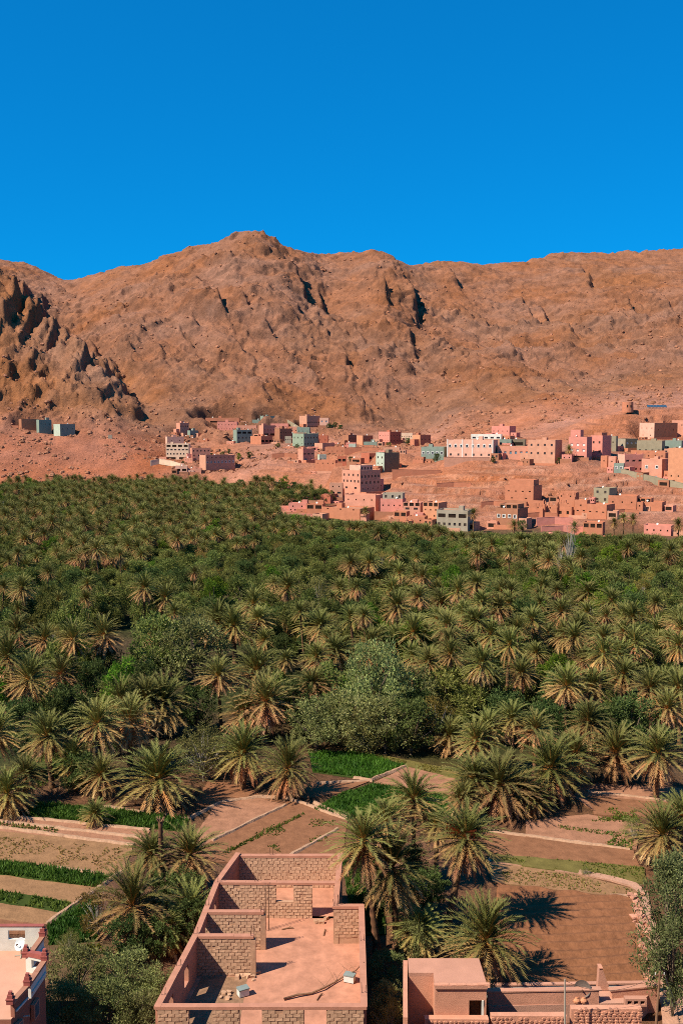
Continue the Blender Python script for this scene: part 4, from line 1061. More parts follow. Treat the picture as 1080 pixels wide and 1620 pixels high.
def lay_bricks(wall, L, z0, z1, th, ops=(), single=True, sink=None, x0=0., bl=.47, ch=.245, side=-1):
    """courses of blocks standing 2-3 cm proud of the mortar on one face"""
    n = int((z1 - z0) / ch)
    for c in range(n):
        z = z0 + (c + .5) * (z1 - z0) / n; x = x0 - (c % 2) * bl / 2 - rb.uniform(0, .1)
        while x < L:
            a_, b_ = max(x, x0 + .02), min(x + bl - .035, L - .02); x += bl
            if b_ - a_ < .12 or rb.random() < .025: continue
            if any(o[0] < b_ and a_ < o[1] and o[2] - .02 < z < o[3] + .02 for o in ops):
                for o in ops:
                    if o[0] < b_ and a_ < o[1] and o[2] - .02 < z < o[3] + .02:
                        if a_ < o[0]: b_ = o[0] - .02
                        elif b_ > o[1]: a_ = o[1] + .02
                        else: b_ = a_
                if b_ - a_ < .12: continue
            Lb = round((b_ - a_) / .06) * .06; k = rb.randrange(4); me = brick_mesh(k, Lb, (z1 - z0) / n - .035)
            loc = Vector(((a_ + b_) / 2, side * th / 2 + rb.uniform(-.006, .008), z)); rot = (rb.uniform(-.01, .01), rb.uniform(-.015, .015), (0 if side < 0 else math.pi) + rb.uniform(-.015, .015))
            if single: link('brick', me, wall, loc, rot)
            else: sink.append((wall, me, loc, rot))
def build_brick_house():
    P = lambda px, py: gp(px, py, ZT)
    fl, fr = P(250, 1590), P(575.5, 1590)
    l1, l2, bl_, br = P(311, 1475), P(343.5, 1394), P(376, 1350), P(538, 1350)
    nr, ns, rb_ = P(571.5, 1432), P(529, 1432), P(531, 1432)
    c0 = Vector(((fl.x + fr.x) / 2, (fl.y + bl_.y) / 2, 0))
    house = empty('brick_house', (c0.x, c0.y, 0), 0, 'unfinished roofless brick house with open rooms and pink wall tops', 'house')
    def loc(v): return Vector((v.x - c0.x, v.y - c0.y, 0))
    fl, fr, l1, l2, bl_, br, nr, ns, rb_ = map(loc, (fl, fr, l1, l2, bl_, br, nr, ns, rb_))
    w3a, w3b, w4a, w4b, w2b = loc(P(325, 1441)), loc(P(414, 1441)), loc(P(311, 1479)), loc(P(398, 1479)), loc(P(532, 1395))
    th = .34; Z0 = -.6
    F = MB(); F.prism([(p.x, p.y) for p in (fl, fr, nr, Vector((rb_.x + .4, nr.y, 0)), br, bl_, l2, l1)], ZF - .3, ZF); F.obj('floor', M_FLOOR, house)
    E = MB(); E.prism([(p.x, p.y) for p in (fl + Vector((.4, .5, 0)), fl + Vector((4.9, .5, 0)), w4b + Vector((-.3, -.3, 0)), w4a + Vector((.4, -.3, 0)))], ZF - .1, ZF + .012); E.obj('earth_patch', M_EARTHF, house)
    sink = []
    def wseg(a_, b_, ops=(), bricks=None, single=True, side=-1, zb=Z0, zt=ZT, name='wall', mat=M_MUD):
        w, L = plan_wall(house, name, a_, b_, zb, zt, th, mat, ops, M_RENDER)
        if bricks: lay_bricks(w, L, bricks[0], bricks[1], th, ops, single, sink, side=side)
        return w, L
    # front wall with a doorway and two windows
    Lf = (fr - fl).length; k = Lf / 325.5
    fo = [((299 - 250) * k, (336 - 250) * k, ZF, 4.78), ((379 - 250) * k, (414.5 - 250) * k, ZF + .05, 4.78), ((481 - 250) * k, (516 - 250) * k, ZF + .05, 4.78)]
    wseg(fl, fr, fo, (ZF, 4.78))
    # left outer wall in three runs, each with a window hole
    def mid(L, w=1.0, f=.5): return [(L * f - w / 2, L * f + w / 2, ZF + .9, ZF + 2.1)]
    L1 = (l1 - fl).length
    wseg(l1, fl, [(L1 * .30, L1 * .30 + 1.1, ZF + .9, ZF + 2.2), (L1 * .70, L1 * .70 + 1.0, ZF + .9, ZF + 2.2)], mat=M_RENDER)
    L2 = (l2 - l1).length
    wseg(l2, l1, [(L2 * .18, L2 * .18 + .8, ZF + .9, ZF + 2.1), (L2 * .62, L2 * .62 + .8, ZF + .9, ZF + 2.1)], mat=M_RENDER)
    wseg(bl_, l2, mat=M_RENDER)
    wseg(bl_, br, (), (ZF, 4.65), single=False, zt=ZT - .12)
    wseg(br, rb_ + Vector((0, .2, 0)), mat=M_RENDER)
    w, L = wseg(ns, nr, (), (ZF + .5, 4.72))
    wseg(nr, fr, mat=M_RENDER)
    # inner walls
    L = (w2b - l2).length; s = L / (532 - 343.5)
    wseg(l2, w2b, [((437 - 343.5) * s, (464.5 - 343.5) * s, ZF + 1.35, 4.79), ((494 - 343.5) * s, (527 - 343.5) * s, ZF, 4.79)], (ZF, 4.75), single=False)
    wseg(w3a, w3b, (), (ZF, 4.75), single=False)
    wseg(w4a, w4b, (), (ZF, 4.75))
    # the rest of the blocks as one part
    V, Fc, n = [], [], 0
    for wl_, me, l_, r_ in sink:
        M = WMAT[wl_.name] @ Matrix.LocRotScale(l_, __import__('mathutils').Euler(r_), None)
        for v in me.vertices: V.append(tuple(M @ v.co))
        for p in me.polygons: Fc.append([n + q for q in p.vertices])
        n += len(me.vertices)
    me = bpy.data.meshes.new('bricks'); me.from_pydata(V, [], Fc); me.materials.append(M_BRICK); o = link('bricks', me, house); o['kind'] = 'stuff'
    # concrete end posts and steel bars sticking out of them
    for a_, dz in ((w3b, 0), (w4b, 0), (ns, .0), (Vector((w3b.x + .1, w3b.y + 2.8, 0)), -9)):
        if dz > -5:
            B = MB(); B.box(-.2, .2, -.2, .2, ZF - .01, ZT - .3, j=.015); B.obj('post', M_MUD, house, (a_.x + .1, a_.y, 0))
        for q in range(4):
            B = MB(); x, y = a_.x + .1 + (-.12, .12)[q % 2], a_.y + (-.12, .12)[q // 2]
            B.tube([(x, y, ZF), (x + rb.uniform(-.05, .05), y, ZT + .2), (x + rb.uniform(-.12, .12), y, ZT + rb.uniform(.5, .9))], .022, 5); B.obj('rebar', M_RUST, house)
    for a_, b_, f in ((fl, l1, .12), (fl, l1, .5), (fl, l1, .97), (l1, l2, .5), (l1, l2, .97), (fr, nr, .1), (fr, nr, .6), (l2, w2b, .33), (bl_, br, .33)):
        q = a_.lerp(b_, f)
        for e_ in (-.1, .1):
            B = MB(); B.tube([(q.x + e_, q.y, ZT - .3), (q.x + e_ * 1.5, q.y + .05, ZT + rb.uniform(.45, .8))], .02, 5); B.obj('rebar', M_RUST, house)
    # ---- loose things inside
    def fp(px, py): return gp(px, py, ZF)
    q = fp(483, 1388); t = empty('tyre', (q.x, q.y, ZF), 0, 'old black tyre lying in the back room of the brick house', 'tyre')
    B = MB(); n1, n2 = 24, 10
    for i in range(n1):
        for j in range(n2):
            pt = lambda i, j: (math.cos(2 * math.pi * i / n1) * (.36 + .13 * math.cos(2 * math.pi * j / n2)), math.sin(2 * math.pi * i / n1) * (.36 + .13 * math.cos(2 * math.pi * j / n2)), .13 + .13 * math.sin(2 * math.pi * j / n2))
            B.poly([pt(i, j), pt(i + 1, j), pt(i + 1, j + 1), pt(i, j + 1)])
    B.obj('tread', M_RUBBER, t)
    B = MB(); B.tube([(math.cos(2 * math.pi * k / 20) * .25, math.sin(2 * math.pi * k / 20) * .25, .13) for k in range(21)], .035, 6); B.obj('rim_bead', M_RUST, t)
    for px, py, rz, lab in ((384.5, 1575, .5, 'white hive box with grey lid near the front wall opening'), (553, 1553, -.35, 'white hive box with grey lid under the long dry branch')):
        q = fp(px, py); t = empty('hive_box', (q.x, q.y, ZF), rz, lab, 'box', 'white hive boxes on the floor')
        B = MB(); B.box(-.36, .36, -.26, .26, .06, .52); B.obj('box', M_HIVE, t)
        B = MB(); B.box(-.40, .40, -.30, .30, .525, .60); B.obj('lid', M_HIVETOP, t)
        B = MB(); B.box(-.34, -.26, -.25, .25, 0, .057); B.box(.26, .34, -.25, .25, 0, .057); B.obj('skid', M_WOOD, t)
    pts = [fp(449, 1583), fp(470, 1578), fp(492, 1574), fp(512, 1567), fp(530, 1556), fp(548, 1546)]
    pts = [Vector((p.x, p.y, ZF + .12 + .08 * (i % 2))) for i, p in enumerate(pts)] + [gp(563, 1535, ZF + .9), gp(575, 1522, ZT + .05)]
    t = empty('dry_branch', pts[0], 0, 'long crooked dry branch leaning across the floor to the side wall', 'branch')
    B = MB(); B.tube([p - pts[0] for p in pts], [.085, .08, .075, .07, .06, .05, .04, .025], 7); B.obj('limb', M_STICK, t, None, None, True)
    B = MB()
    for i in (3, 4, 5, 6):
        p = pts[i] - pts[0]
        for s_ in (-1, 1): B.tube([p, p + Vector((s_ * rb.uniform(.2, .6), rb.uniform(.3, .9), rb.uniform(.1, .5))), p + Vector((s_ * rb.uniform(.5, 1.1), rb.uniform(.6, 1.4), rb.uniform(.2, .7)))], [.018, .012, .006], 4)
    B.obj('twigs', M_STICK, t)
    for px, py, dx, dy, lab in ((513, 1476, .1, 1.0, 'short stick lying near the brick stub wall'), (455, 1470, .9, .25, 'thin lath lying in the middle room'), (505, 1578, .3, .8, 'forked twig on the floor by the branch')):
        q = fp(px, py); t = empty('stick', (q.x, q.y, ZF), 0, lab, 'stick'); B = MB()
        B.tube([(-dx / 2, -dy / 2, .05), (0, .05, .07), (dx / 2, dy / 2, .05)], .05, 6); B.obj('limb', M_STICK, t)
        B = MB(); B.tube([(0, .05, .07), (.25, .3, .12)], .02, 5); B.obj('twigs', M_STICK, t)
    for i in range(26):
        c = ((404, 1545), (398, 1535), (362, 1578), (382, 1545), (507, 1457))[i % 5]
        q = fp(c[0] + rb.gauss(0, 5), c[1] + rb.gauss(0, 4)); s_ = rb.uniform(.1, .24)
        B = MB(); B.box(-s_, s_, -s_ * .7, s_ * .7, 0, s_ * .9, j=.04)
        o = B.obj('rubble_block', M_BRICK, None, (q.x, q.y, ZF + .02), (0, 0, rb.uniform(0, 3))); setp(o, 'broken mud block lying on the brick house floor', 'rubble', 'broken blocks on the brick house floor')
# ------------------------------------------------------------------ the rendered house at the lower left
M_LHW = mat_plain('red_render', (.34, .135, .09), .9, .1, .15, 1.0, .01, 20)
M_LHRED = mat_plain('maroon_trim', (.36, .10, .08), .8, .2, .2, 3)
M_LHWHITE = mat_plain('whitewash', (.70, .67, .58), .9, .1, .12, 1.5, .008, 20)
M_LHROOF = mat_plain('roof_screed', (.62, .33, .22), .95, .05, .14, .6, .006, 12)
M_GLASSB = mat_plain('blue_grey_glass', (.10, .13, .15), .2, .5, .2, 2)
def merlon_post(house, p, z, flip=1):
    B = MB(); s = .2; z -= .05
    B.box(-s, s, -s, s, z, z + .28); B.box(-s * 1.15, s * 1.15, -s * 1.15, s * 1.15, z + .283, z + .36); B.box(-s * .8, s * .8, -s * .8, s * .8, z + .363, z + .58); B.box(-s * .5, s * .5, -s * .5, s * .5, z + .583, z + .76)
    B.obj('corner_post', M_LHRED, house, (p.x, p.y, 0))
def build_left_house():
    zr, zt = 6.0, 7.35
    g = lambda px, py: gp(px, py, zt)
    P1, P2, P3, P4, P5 = g(68, 1474), g(45, 1506), g(71, 1512), g(44, 1551), g(17, 1580)
    P6 = P5 + (P5 - P4) * 3
    o0 = Vector((-30, P3.y, 0)); house = empty('rendered_house', o0, 0, 'red rendered house with whitewashed roof terrace and stepped corner posts', 'house')
    L = lambda v: Vector((v.x - o0.x, v.y - o0.y, 0))
    p1, p2, p3, p4, p5, p6 = map(L, (P1, P2, P3, P4, P5, P6))
    bl = Vector((-8, p1.y, 0)); fl_ = Vector((-8, p5.y - .2, 0))
    B = MB(); B.prism([(p.x, p.y) for p in (bl, p1, p2, p3, p4, p5, fl_)], -.6, zr - .01); B.obj('wall', M_LHW, house)
    B = MB(); B.prism([(p.x, p.y) for p in (bl, p1, p2, p3, p4, p5, fl_)], zr - .005, zr + .05); B.obj('terrace', M_LHROOF, house)
    # whitewashed back wall with a window hole, and the short return wall
    a_, b_ = bl, p1; Lb = (b_ - a_).length; x_ = lambda px: gp(px, 1480, 7.0).x - o0.x - a_.x
    plan_wall(house, 'white_wall', a_, b_, zr + .05, zr + 1.85, .22, M_LHWHITE, [(x_(15.5), x_(42), zr + .85, zr + 1.5)], M_LHRED, .05)
    plan_wall(house, 'white_wall', p2 + Vector((-.1, 0, 0)), p3, zr + .05, zt + .1, .25, M_LHWHITE, [(.45, 1.15, zr + .4, zr + .95)], M_LHRED, .3)
    for q, (a_, b_) in enumerate(((p1, p2), (p3, p4), (p4, p5))):
        d = (b_ - a_); 
        plan_wall(house, 'parapet', a_ + d.normalized() * .2, b_ - d.normalized() * .2, zr + .05, zt - .25, .26, M_LHWHITE if q < 2 else M_LHW, (), mat_cop, .16)
        n = Vector((-d.y, d.x, 0)).normalized()
        if n.x < 0: n = -n
        M = Matrix.Translation(a_ + n * .16) @ Matrix.Rotation(math.atan2(d.y, d.x), 4, 'Z')
        S = MB(); S.box(.3, d.length - .3, -.06, .06, zr + .35, zr + .45); s = S.obj('white_string_course', M_LHWHITE, house); s.matrix_local = M
        for f in (.75,):
            S = MB(); S.box(d.length * f - .45, d.length * f + .45, -.12, .12, zr - 1.5, zr - .45); s = S.obj('window_surround', M_RENDER, house); s.matrix_local = M
            S = MB(); S.box(d.length * f - .33, d.length * f + .33, -.135, .135, zr - 1.4, zr - .55); s = S.obj('window', M_GLASSB, house); s.matrix_local = M
    for p in (p1, p2 + Vector((-.15, 0, 0)), p3, p4, p5): merlon_post(house, p, zt - .24)
    q = gp(34, 1512, zr + .05); t = empty('satellite_dish', (q.x, q.y, zr + .05), -.6, 'pale satellite dish standing on the whitewashed terrace', 'satellite dish')
    make_dish(t, .44, .8, mat_dish)
    q = gp(20, 1612, 5.2); t = empty('gutter_pipe', q, 0, 'pale pipe sticking out at the front of the rendered house', 'pipe'); B = MB(); B.tube([(-1.6, 0, -.25), (1.0, 0, .2)], .05, 8); B.obj('pipe', M_LHWHITE, t); B = MB(); B.tube([(1.0, 0, .2), (1.06, 0, .21)], .07, 8); B.obj('pipe_collar', M_CONC, t)
mat_cop = mat_plain('terracotta_coping', (.40, .19, .12), .85, .1, .2, 3)
mat_dish = mat_plain('dish_metal', (.55, .58, .58), .4, .4, .1, 4)
mat_dishdark = mat_plain('dish_mesh', (.14, .11, .09), .6, .3, .3, 8)
def make_dish(t, R, h, mat, tilt=.6):
    B = MB(); n, m = 18, 4
    P = lambda i, j: (math.cos(2 * math.pi * i / n) * R * j / m, -.10 * R - .0, 0)
    pt = lambda i, j: Vector((math.cos(2 * math.pi * i / n) * R * j / m, -.28 * R * (j / m) ** 2, math.sin(2 * math.pi * i / n) * R * j / m))
    for i in range(n):
        for j in range(m):
            q = [pt(i, j), pt(i + 1, j), pt(i + 1, j + 1), pt(i, j + 1)]
            if j == 0: q = q[1:]
            B.poly(q)
    B.obj('reflector', mat, t, (0, 0, h), (-tilt, 0, 0), True)
    B = MB(); B.tube([(0, 0, 0), (0, .05, h)], .045, 8); B.tube([(-.3, -.3, .03), (.3, .3, .03)], .04, 6); B.tube([(.3, -.3, .03), (-.3, .3, .03)], .04, 6); B.obj('mast', M_CONC, t)
    B = MB(); a_ = Vector((0, -.75 * R * math.cos(tilt) - .1, h + .75 * R * math.sin(tilt) * .6)); B.tube([(0, -.05, h - R * .6), a_], .018, 5); B.tube([a_, a_ + Vector((0, .12, 0))], .05, 8); B.obj('feed_arm', M_RUST, t)
# ------------------------------------------------------------------ mud house and yards at the lower right
M_MUDR = mat_plain('mud_render', (.64, .30, .19), .95, .05, .2, 1.0, .02, 14)
M_MUDROOF = mat_plain('mud_roof', (.55, .27, .18), .95, .05, .16, .5, .02, 10)
M_STONE = mat_plain('field_stone', (.56, .26, .165), .95, .05, .25, 5, .015, 30, objvar=.22)
M_YARD = mat_plain('trodden_earth', (.55, .29, .20), .95, .05, .18, .5, .02, 12)
def build_mud_house():
    zt = 4.2; g = lambda px, py, z=zt: gp(px, py, z)
    a, b, c, d, e_, f = g(645, 1516), g(757, 1516), g(769, 1558), g(688, 1558), g(685, 1539), g(646, 1539)
    o0 = Vector(((a.x + c.x) / 2, (a.y + c.y) / 2, 0)); house = empty('mud_house', o0, 0, 'small flat-roofed mud house with recessed doorway beside a dark yard', 'house')
    L = lambda v: Vector((v.x - o0.x, v.y - o0.y, 0))
    a, b, c, d, e_, f = map(L, (a, b, c, d, e_, f))
    B = MB()
    inner = .0
    for p, q in ((b, a), (a, f), (f, e_), (e_, d), (c, b)):
        B.poly([(q.x, q.y, -.6), (p.x, p.y, -.6), (p.x, p.y, zt - .25), (q.x, q.y, zt - .25)][::-1])
    Lw = (c - d).length; M = Matrix.Translation(d) @ Matrix.Rotation(math.atan2(c.y - d.y, c.x - d.x), 4, 'Z'); k = Lw / 81.0
    dr = (54 * k, 79 * k, 1.0, 3.1)
    facade(B, Lw, zt - .25, [dr], M, -.6, rev=.9); B.obj('wall', M_MUDR, house)
    D = MB(); D.box(dr[0], dr[1], .9, .95, dr[2], dr[3]); dd = D.obj('door', M_WOOD, house); dd.matrix_local = M
    D = MB(); D.box(dr[1] - .22, dr[1] - .08, -.05, .1, dr[2] - 1, dr[3]); dd = D.obj('door_frame', M_LHWHITE, house); dd.matrix_local = M
    R = MB(); ov = .12
    R.prism([(p.x, p.y) for p in (a, b, c + Vector((.05, -ov, 0)), d + Vector((-.02, -ov, 0)), e_, f)], zt - .247, zt); R.obj('roof', M_MUDROOF, house)
    for i in range(9):                                  # worn edge of the roof
        x = d.lerp(c, (i + .5) / 9); R = MB(); s = rb.uniform(.2, .45); R.box(-s, s, -.1, .12, zt - .12, zt + rb.uniform(.02, .07), j=.03); R.obj('roof_edge', M_MUDR, house, (x.x, x.y, 0))
    # yard wall left of it
    w0, w1 = L(g(643, 1516)), L(g(641, 1606))
    plan_wall(house, 'yard_wall', w0 + Vector((-.1, 0, 0)), w1, -.6, zt - .15, .3, M_MUDR, [(3.0, 3.9, 1.4, 2.6)])
    # stone walls in front: each stone a piece, bedded in mud
    def stone_wall(label, px0, px1, pyt, zt_, seed, gap=()):
        r = random.Random(seed); A, Bq = gp(px0, pyt, zt_), gp(px1, pyt, zt_); Lw = (Bq - A).length
        o = empty('stone_wall', (A.x, A.y, 0), math.atan2(Bq.y - A.y, Bq.x - A.x), label, 'wall', 'stone walls of the yards')
        W = MB(); W.box(0, Lw, -.2, .3, -.6, zt_ - .03, j=.02); W.obj('core', M_MUDR, o)
        z = zt_ - 1.35
        while z < zt_ - .02:
            h = r.uniform(.17, .24); x = -r.random() * .2
            while x < Lw:
                w = r.uniform(.2, .46); cx = x + w / 2; x += w + .02
                if cx < .05 or cx > Lw - .05: continue
                key = ('st', r.randrange(14))
                def mk():
                    q = MB(); n = 7; ring = [(math.cos(2 * math.pi * i / n + .2) * .5 * r.uniform(.8, 1.05), math.sin(2 * math.pi * i / n + .2) * .5 * r.uniform(.8, 1.05)) for i in range(n)]
                    f_ = [(p[0] * .8, -.5, p[1] * .8) for p in ring]; m_ = [(p[0], -.18, p[1]) for p in ring]; k_ = [(p[0] * .9, .5, p[1] * .9) for p in ring]
                    q.poly(f_[::-1]); q.poly(k_)
                    for i in range(n):
                        j = (i + 1) % n; q.poly([f_[i], f_[j], m_[j], m_[i]]); q.poly([m_[i], m_[j], k_[j], k_[i]])
                    return q.mesh('stone', M_STONE)
                top = False
                if z + h > zt_ + .06 or (z + h > zt_ - .12 and r.random() < .4): continue
                link('stone', cached(key, mk), o, (cx, -.13 if not top else 0, z + h / 2 - (.0 if not top else .04)), (r.uniform(-.1, .1), r.uniform(-.15, .15), r.uniform(-.1, .1)), (w, .26 if not top else .5, h * 1.04))
            z += h
        return o
    stone_wall('rough stone wall in front of the mud house', 671, 772, 1609, 2.1, 5)
    stone_wall('rough stone wall under the dark dish', 776, 895, 1604, 2.2, 6)
    stone_wall('rough stone wall with pale ledge beside the leaning pole', 902, 1013, 1593, 2.5, 7)
    # rendered yard wall behind and ledges
    def ywall(label, px0, py0, px1, py1, zt_, hh=3.2, name='yard_wall', mat=M_MUDR, th=.35):
        A, Bq = gp(px0, py0, zt_), gp(px1, py1, zt_); o = empty(name, (A.x, A.y, 0), 0, label, 'wall')
        plan_wall(o, 'wall_face', Vector((0, 0, 0)), Vector((Bq.x - A.x, Bq.y - A.y, 0)), zt_ - hh, zt_, th, mat, (), M_MUDROOF, .1); return o
    ywall('long rendered yard wall running from the mud house to the path', 771, 1566, 946, 1563, 2.4)
    ywall('pale low wall along the edge of the ploughed field', 768, 1557, 1042, 1553, 1.0, 1.6, mat=M_LHWHITE, th=.25)
    ywall('crumbled yard wall behind the vent block', 966, 1564, 1040, 1557, 2.0, 2.6)
    for lab, pts, z0 in (('trodden yard ground behind the stone walls', [(773, 1592), (1013, 1586), (1040, 1560), (773, 1567)], 1.35),):
        P_ = [gp(px, py, z0) for px, py in pts]; B = MB(); B.prism([(p.x, p.y) for p in P_], -.5, z0); o = B.obj('yard_ground', M_YARD); o['kind'] = 'structure'
    q = gp(954, 1566, 1.3); o = empty('buttress', q, 0, 'pointed broken buttress standing above the yard wall', 'wall'); B = MB()
    s = mpp(1550, q.y); pts = [(-11 * s, 0), (10 * s, 0), (-4 * s, 38 * s), (-9 * s, 38 * s)]
    for y0 in (0,):
        fr_ = [(x, -.25, z) for x, z in pts]; bk = [(x, .25, z) for x, z in pts]; B.poly(fr_); B.poly(bk[::-1])
        for i in range(4): j = (i + 1) % 4; B.poly([fr_[j], fr_[i], bk[i], bk[j]])
    B.obj('masonry', M_MUDROOF, o); B = MB(); B.box(-9.5 * s, -3.5 * s, -.3, .3, 38 * s + .003, 38 * s + .08); B.obj('cap', M_MUDR, o)
    q = gp(920, 1584, 1.35); t = empty('satellite_dish', q, -.25, 'dark mesh satellite dish standing in the yard by two clay pots', 'satellite dish'); make_dish(t, .58, .95, mat_dishdark, .35)
    for dx, lab in ((-7, 'round clay pot left of the dark dish mast'), (4, 'round clay pot right of the dark dish mast')):
        q = gp(918 + dx, 1587, 1.35); t = empty('clay_pot', q, 0, lab, 'pot', 'clay pots by the dish'); B = MB(); n = 12; prof = [(.12, 0), (.26, .12), (.28, .26), (.2, .4), (.13, .44), (.17, .5)]
        for (r0, z0), (r1, z1) in zip(prof, prof[1:]):
            for i in range(n):
                a0, a1 = 2 * math.pi * i / n, 2 * math.pi * (i + 1) / n
                B.poly([(math.cos(a0) * r0, math.sin(a0) * r0, z0), (math.cos(a1) * r0, math.sin(a1) * r0, z0), (math.cos(a1) * r1, math.sin(a1) * r1, z1), (math.cos(a0) * r1, math.sin(a0) * r1, z1)])
        B.obj('body', WM['orange'], t, None, None, True); B = MB(); B.tube([(math.cos(2 * math.pi * k / 12) * .16, math.sin(2 * math.pi * k / 12) * .16, .5) for k in range(13)], .03, 5); B.obj('rim', WM['orange'], t)
    q = gp(1004, 1590, 1.5); t = empty('vent_block', q, 0, 'pale pierced block with three square holes on the yard wall', 'block'); B = MB(); facade(B, 1.5, .55, [(.15 + i * .45, .45 + i * .45, .15, .4) for i in range(3)], Matrix.Translation((-.75, -.2, 0)), 0, rev=.2)
    B.poly([(-.75, -.2, .55), (.75, -.2, .55), (.75, .25, .55), (-.75, .25, .55)]); B.poly([(.75, -.2, 0), (.75, .25, 0), (.75, .25, .55), (.75, -.2, .55)]); B.poly([(-.75, .25, 0), (-.75, -.2, 0), (-.75, -.2, .55), (-.75, .25, .55)]); B.obj('block', M_MUDROOF, t)
    for i in range(3): B = MB(); B.box(-.75 + .15 + i * .45, -.75 + .45 + i * .45, -.02, 0, .15, .4); B.obj('hole', M_DARK, t)  # black plates painting the shade inside the holes
    # poles and wires
    def pole(px, pyt, pxb, d, zb, r0, label, mat, arms=True):
        T_ = at(px, pyt, d); Bs = at(pxb, 1620, d); dirv = (T_ - Bs).normalized(); foot = Bs - dirv * ((Bs.z - zb) / dirv.z)
        o = empty('utility_pole', foot, 0, label, 'pole', 'poles by the yards'); B = MB(); B.tube([(0, 0, -.2), T_ - foot], [r0 * 1.2, r0 * .8], 8); B.obj('shaft', mat, o)
        if arms:
            B = MB(); t_ = T_ - foot; B.box(t_.x - .35, t_.x + .35, t_.y - .04, t_.y + .04, t_.z - .3, t_.z - .22); B.obj('crossarm', M_RUST, o)
            for s_ in (-.3, .3): B = MB(); B.tube([(t_.x + s_, t_.y, t_.z - .215), (t_.x + s_, t_.y, t_.z - .08)], .035, 6); B.obj('insulator', M_HIVE, o)
        return T_
    A = pole(893, 1549, 893, 64.0, .2, .06, 'thin grey metal pole in front of the yard wall', M_CONC, False)
    C_ = pole(1043, 1537, 1037, 65.5, .2, .09, 'leaning greenish pole beside the feathery tree', M_STICK)
    D_ = gp(1095, 1625, 3.5)
    def wire(label, p, q, sag):
        o = empty('overhead_wire', p, 0, label, 'wire', 'wires by the yards'); B = MB(); pts = [Vector((0, 0, 0)).lerp(q - p, i / 14) + Vector((0, 0, -sag * 4 * (i / 14) * (1 - i / 14))) for i in range(15)]; B.tube(pts, .013, 4); B.obj('cable', M_RUBBER, o)
    wire('sagging wire from the leaning pole toward the frame edge', C_ + Vector((.3, 0, -.1)), D_, .5)
    wire('second wire sagging lower from the leaning pole', C_ + Vector((.3, 0, -.15)), D_ + Vector((0, 0, -1.0)), .7)
    wire('wire crossing the stone wall between the two poles', A + Vector((0, 0, -.1)), C_ + Vector((-.3, 0, -.25)), .9)
    q = gp(1030, 1534, .1); B = MB(); B.box(-.25, .25, -.18, .18, 0, .16, j=.06); B.box(-.1, .35, -.1, .25, .16, .25, j=.06); o = B.obj('plastic_litter', mat_plain('blue_white_plastic', (.5, .62, .68), .5, .4, .3, 6), None, (q.x, q.y, .06)); setp(o, 'crumpled blue-white plastic lying on the ploughed field', 'litter')
    # stone-edged path on the right
# ------------------------------------------------------------------ garden plots
def soil(name, col, var=.28, sc=.9): return mat_plain('soil_' + name, col, .97, .05, var, sc, .06, 5)
SM = {'brown': soil('brown', (.27, .12, .06)), 'pink': soil('pink', (.37, .175, .10)), 'tan': soil('tan', (.31, .165, .08)), 'plough': soil('plough', (.25, .105, .05), .3, 1.6), 'olive': soil('olive', (.17, .135, .04)), 'path': soil('path', (.50, .27, .175), .2), 'dark': soil('dark', (.13, .08, .04)), 'turf': soil('turf', (.05, .07, .015))}
M_GRASS = mat_leaf('grass_blade', 0.0, 0.0, .3, .6, .2)
rf = random.Random(9)
LEV = [0]
def sheet(name, mat, pts, z=None):
    """thin level plot over photo points"""
    LEV[0] += 1; z = (.06 + .0042 * LEV[0]) if z is None else z
    P = [gp(px, py, 0) for px, py in pts]
    # wavy outline so plots do not look ruled
    Q = []
    for i, p in enumerate(P):
        q = P[(i + 1) % len(P)]; n = max(1, int((q - p).length / 1.4))
        for k in range(n):
            v = p.lerp(q, k / n); Q.append((v.x + rf.uniform(-.13, .13), v.y + rf.uniform(-.13, .13)))
    B = MB(); B.prism(Q, z - .3, z); o = B.obj(name, mat); o['kind'] = 'structure'; return o
def inside(poly, x, y):
    c = np.zeros(x.shape, bool); n = len(poly)
    for i in range(n):
        x0, y0 = poly[i]; x1, y1 = poly[(i + 1) % n]
        cond = ((y0 > y) != (y1 > y)) & (x < (x1 - x0) * (y - y0) / (y1 - y0 + 1e-12) + x0); c ^= cond
    return c
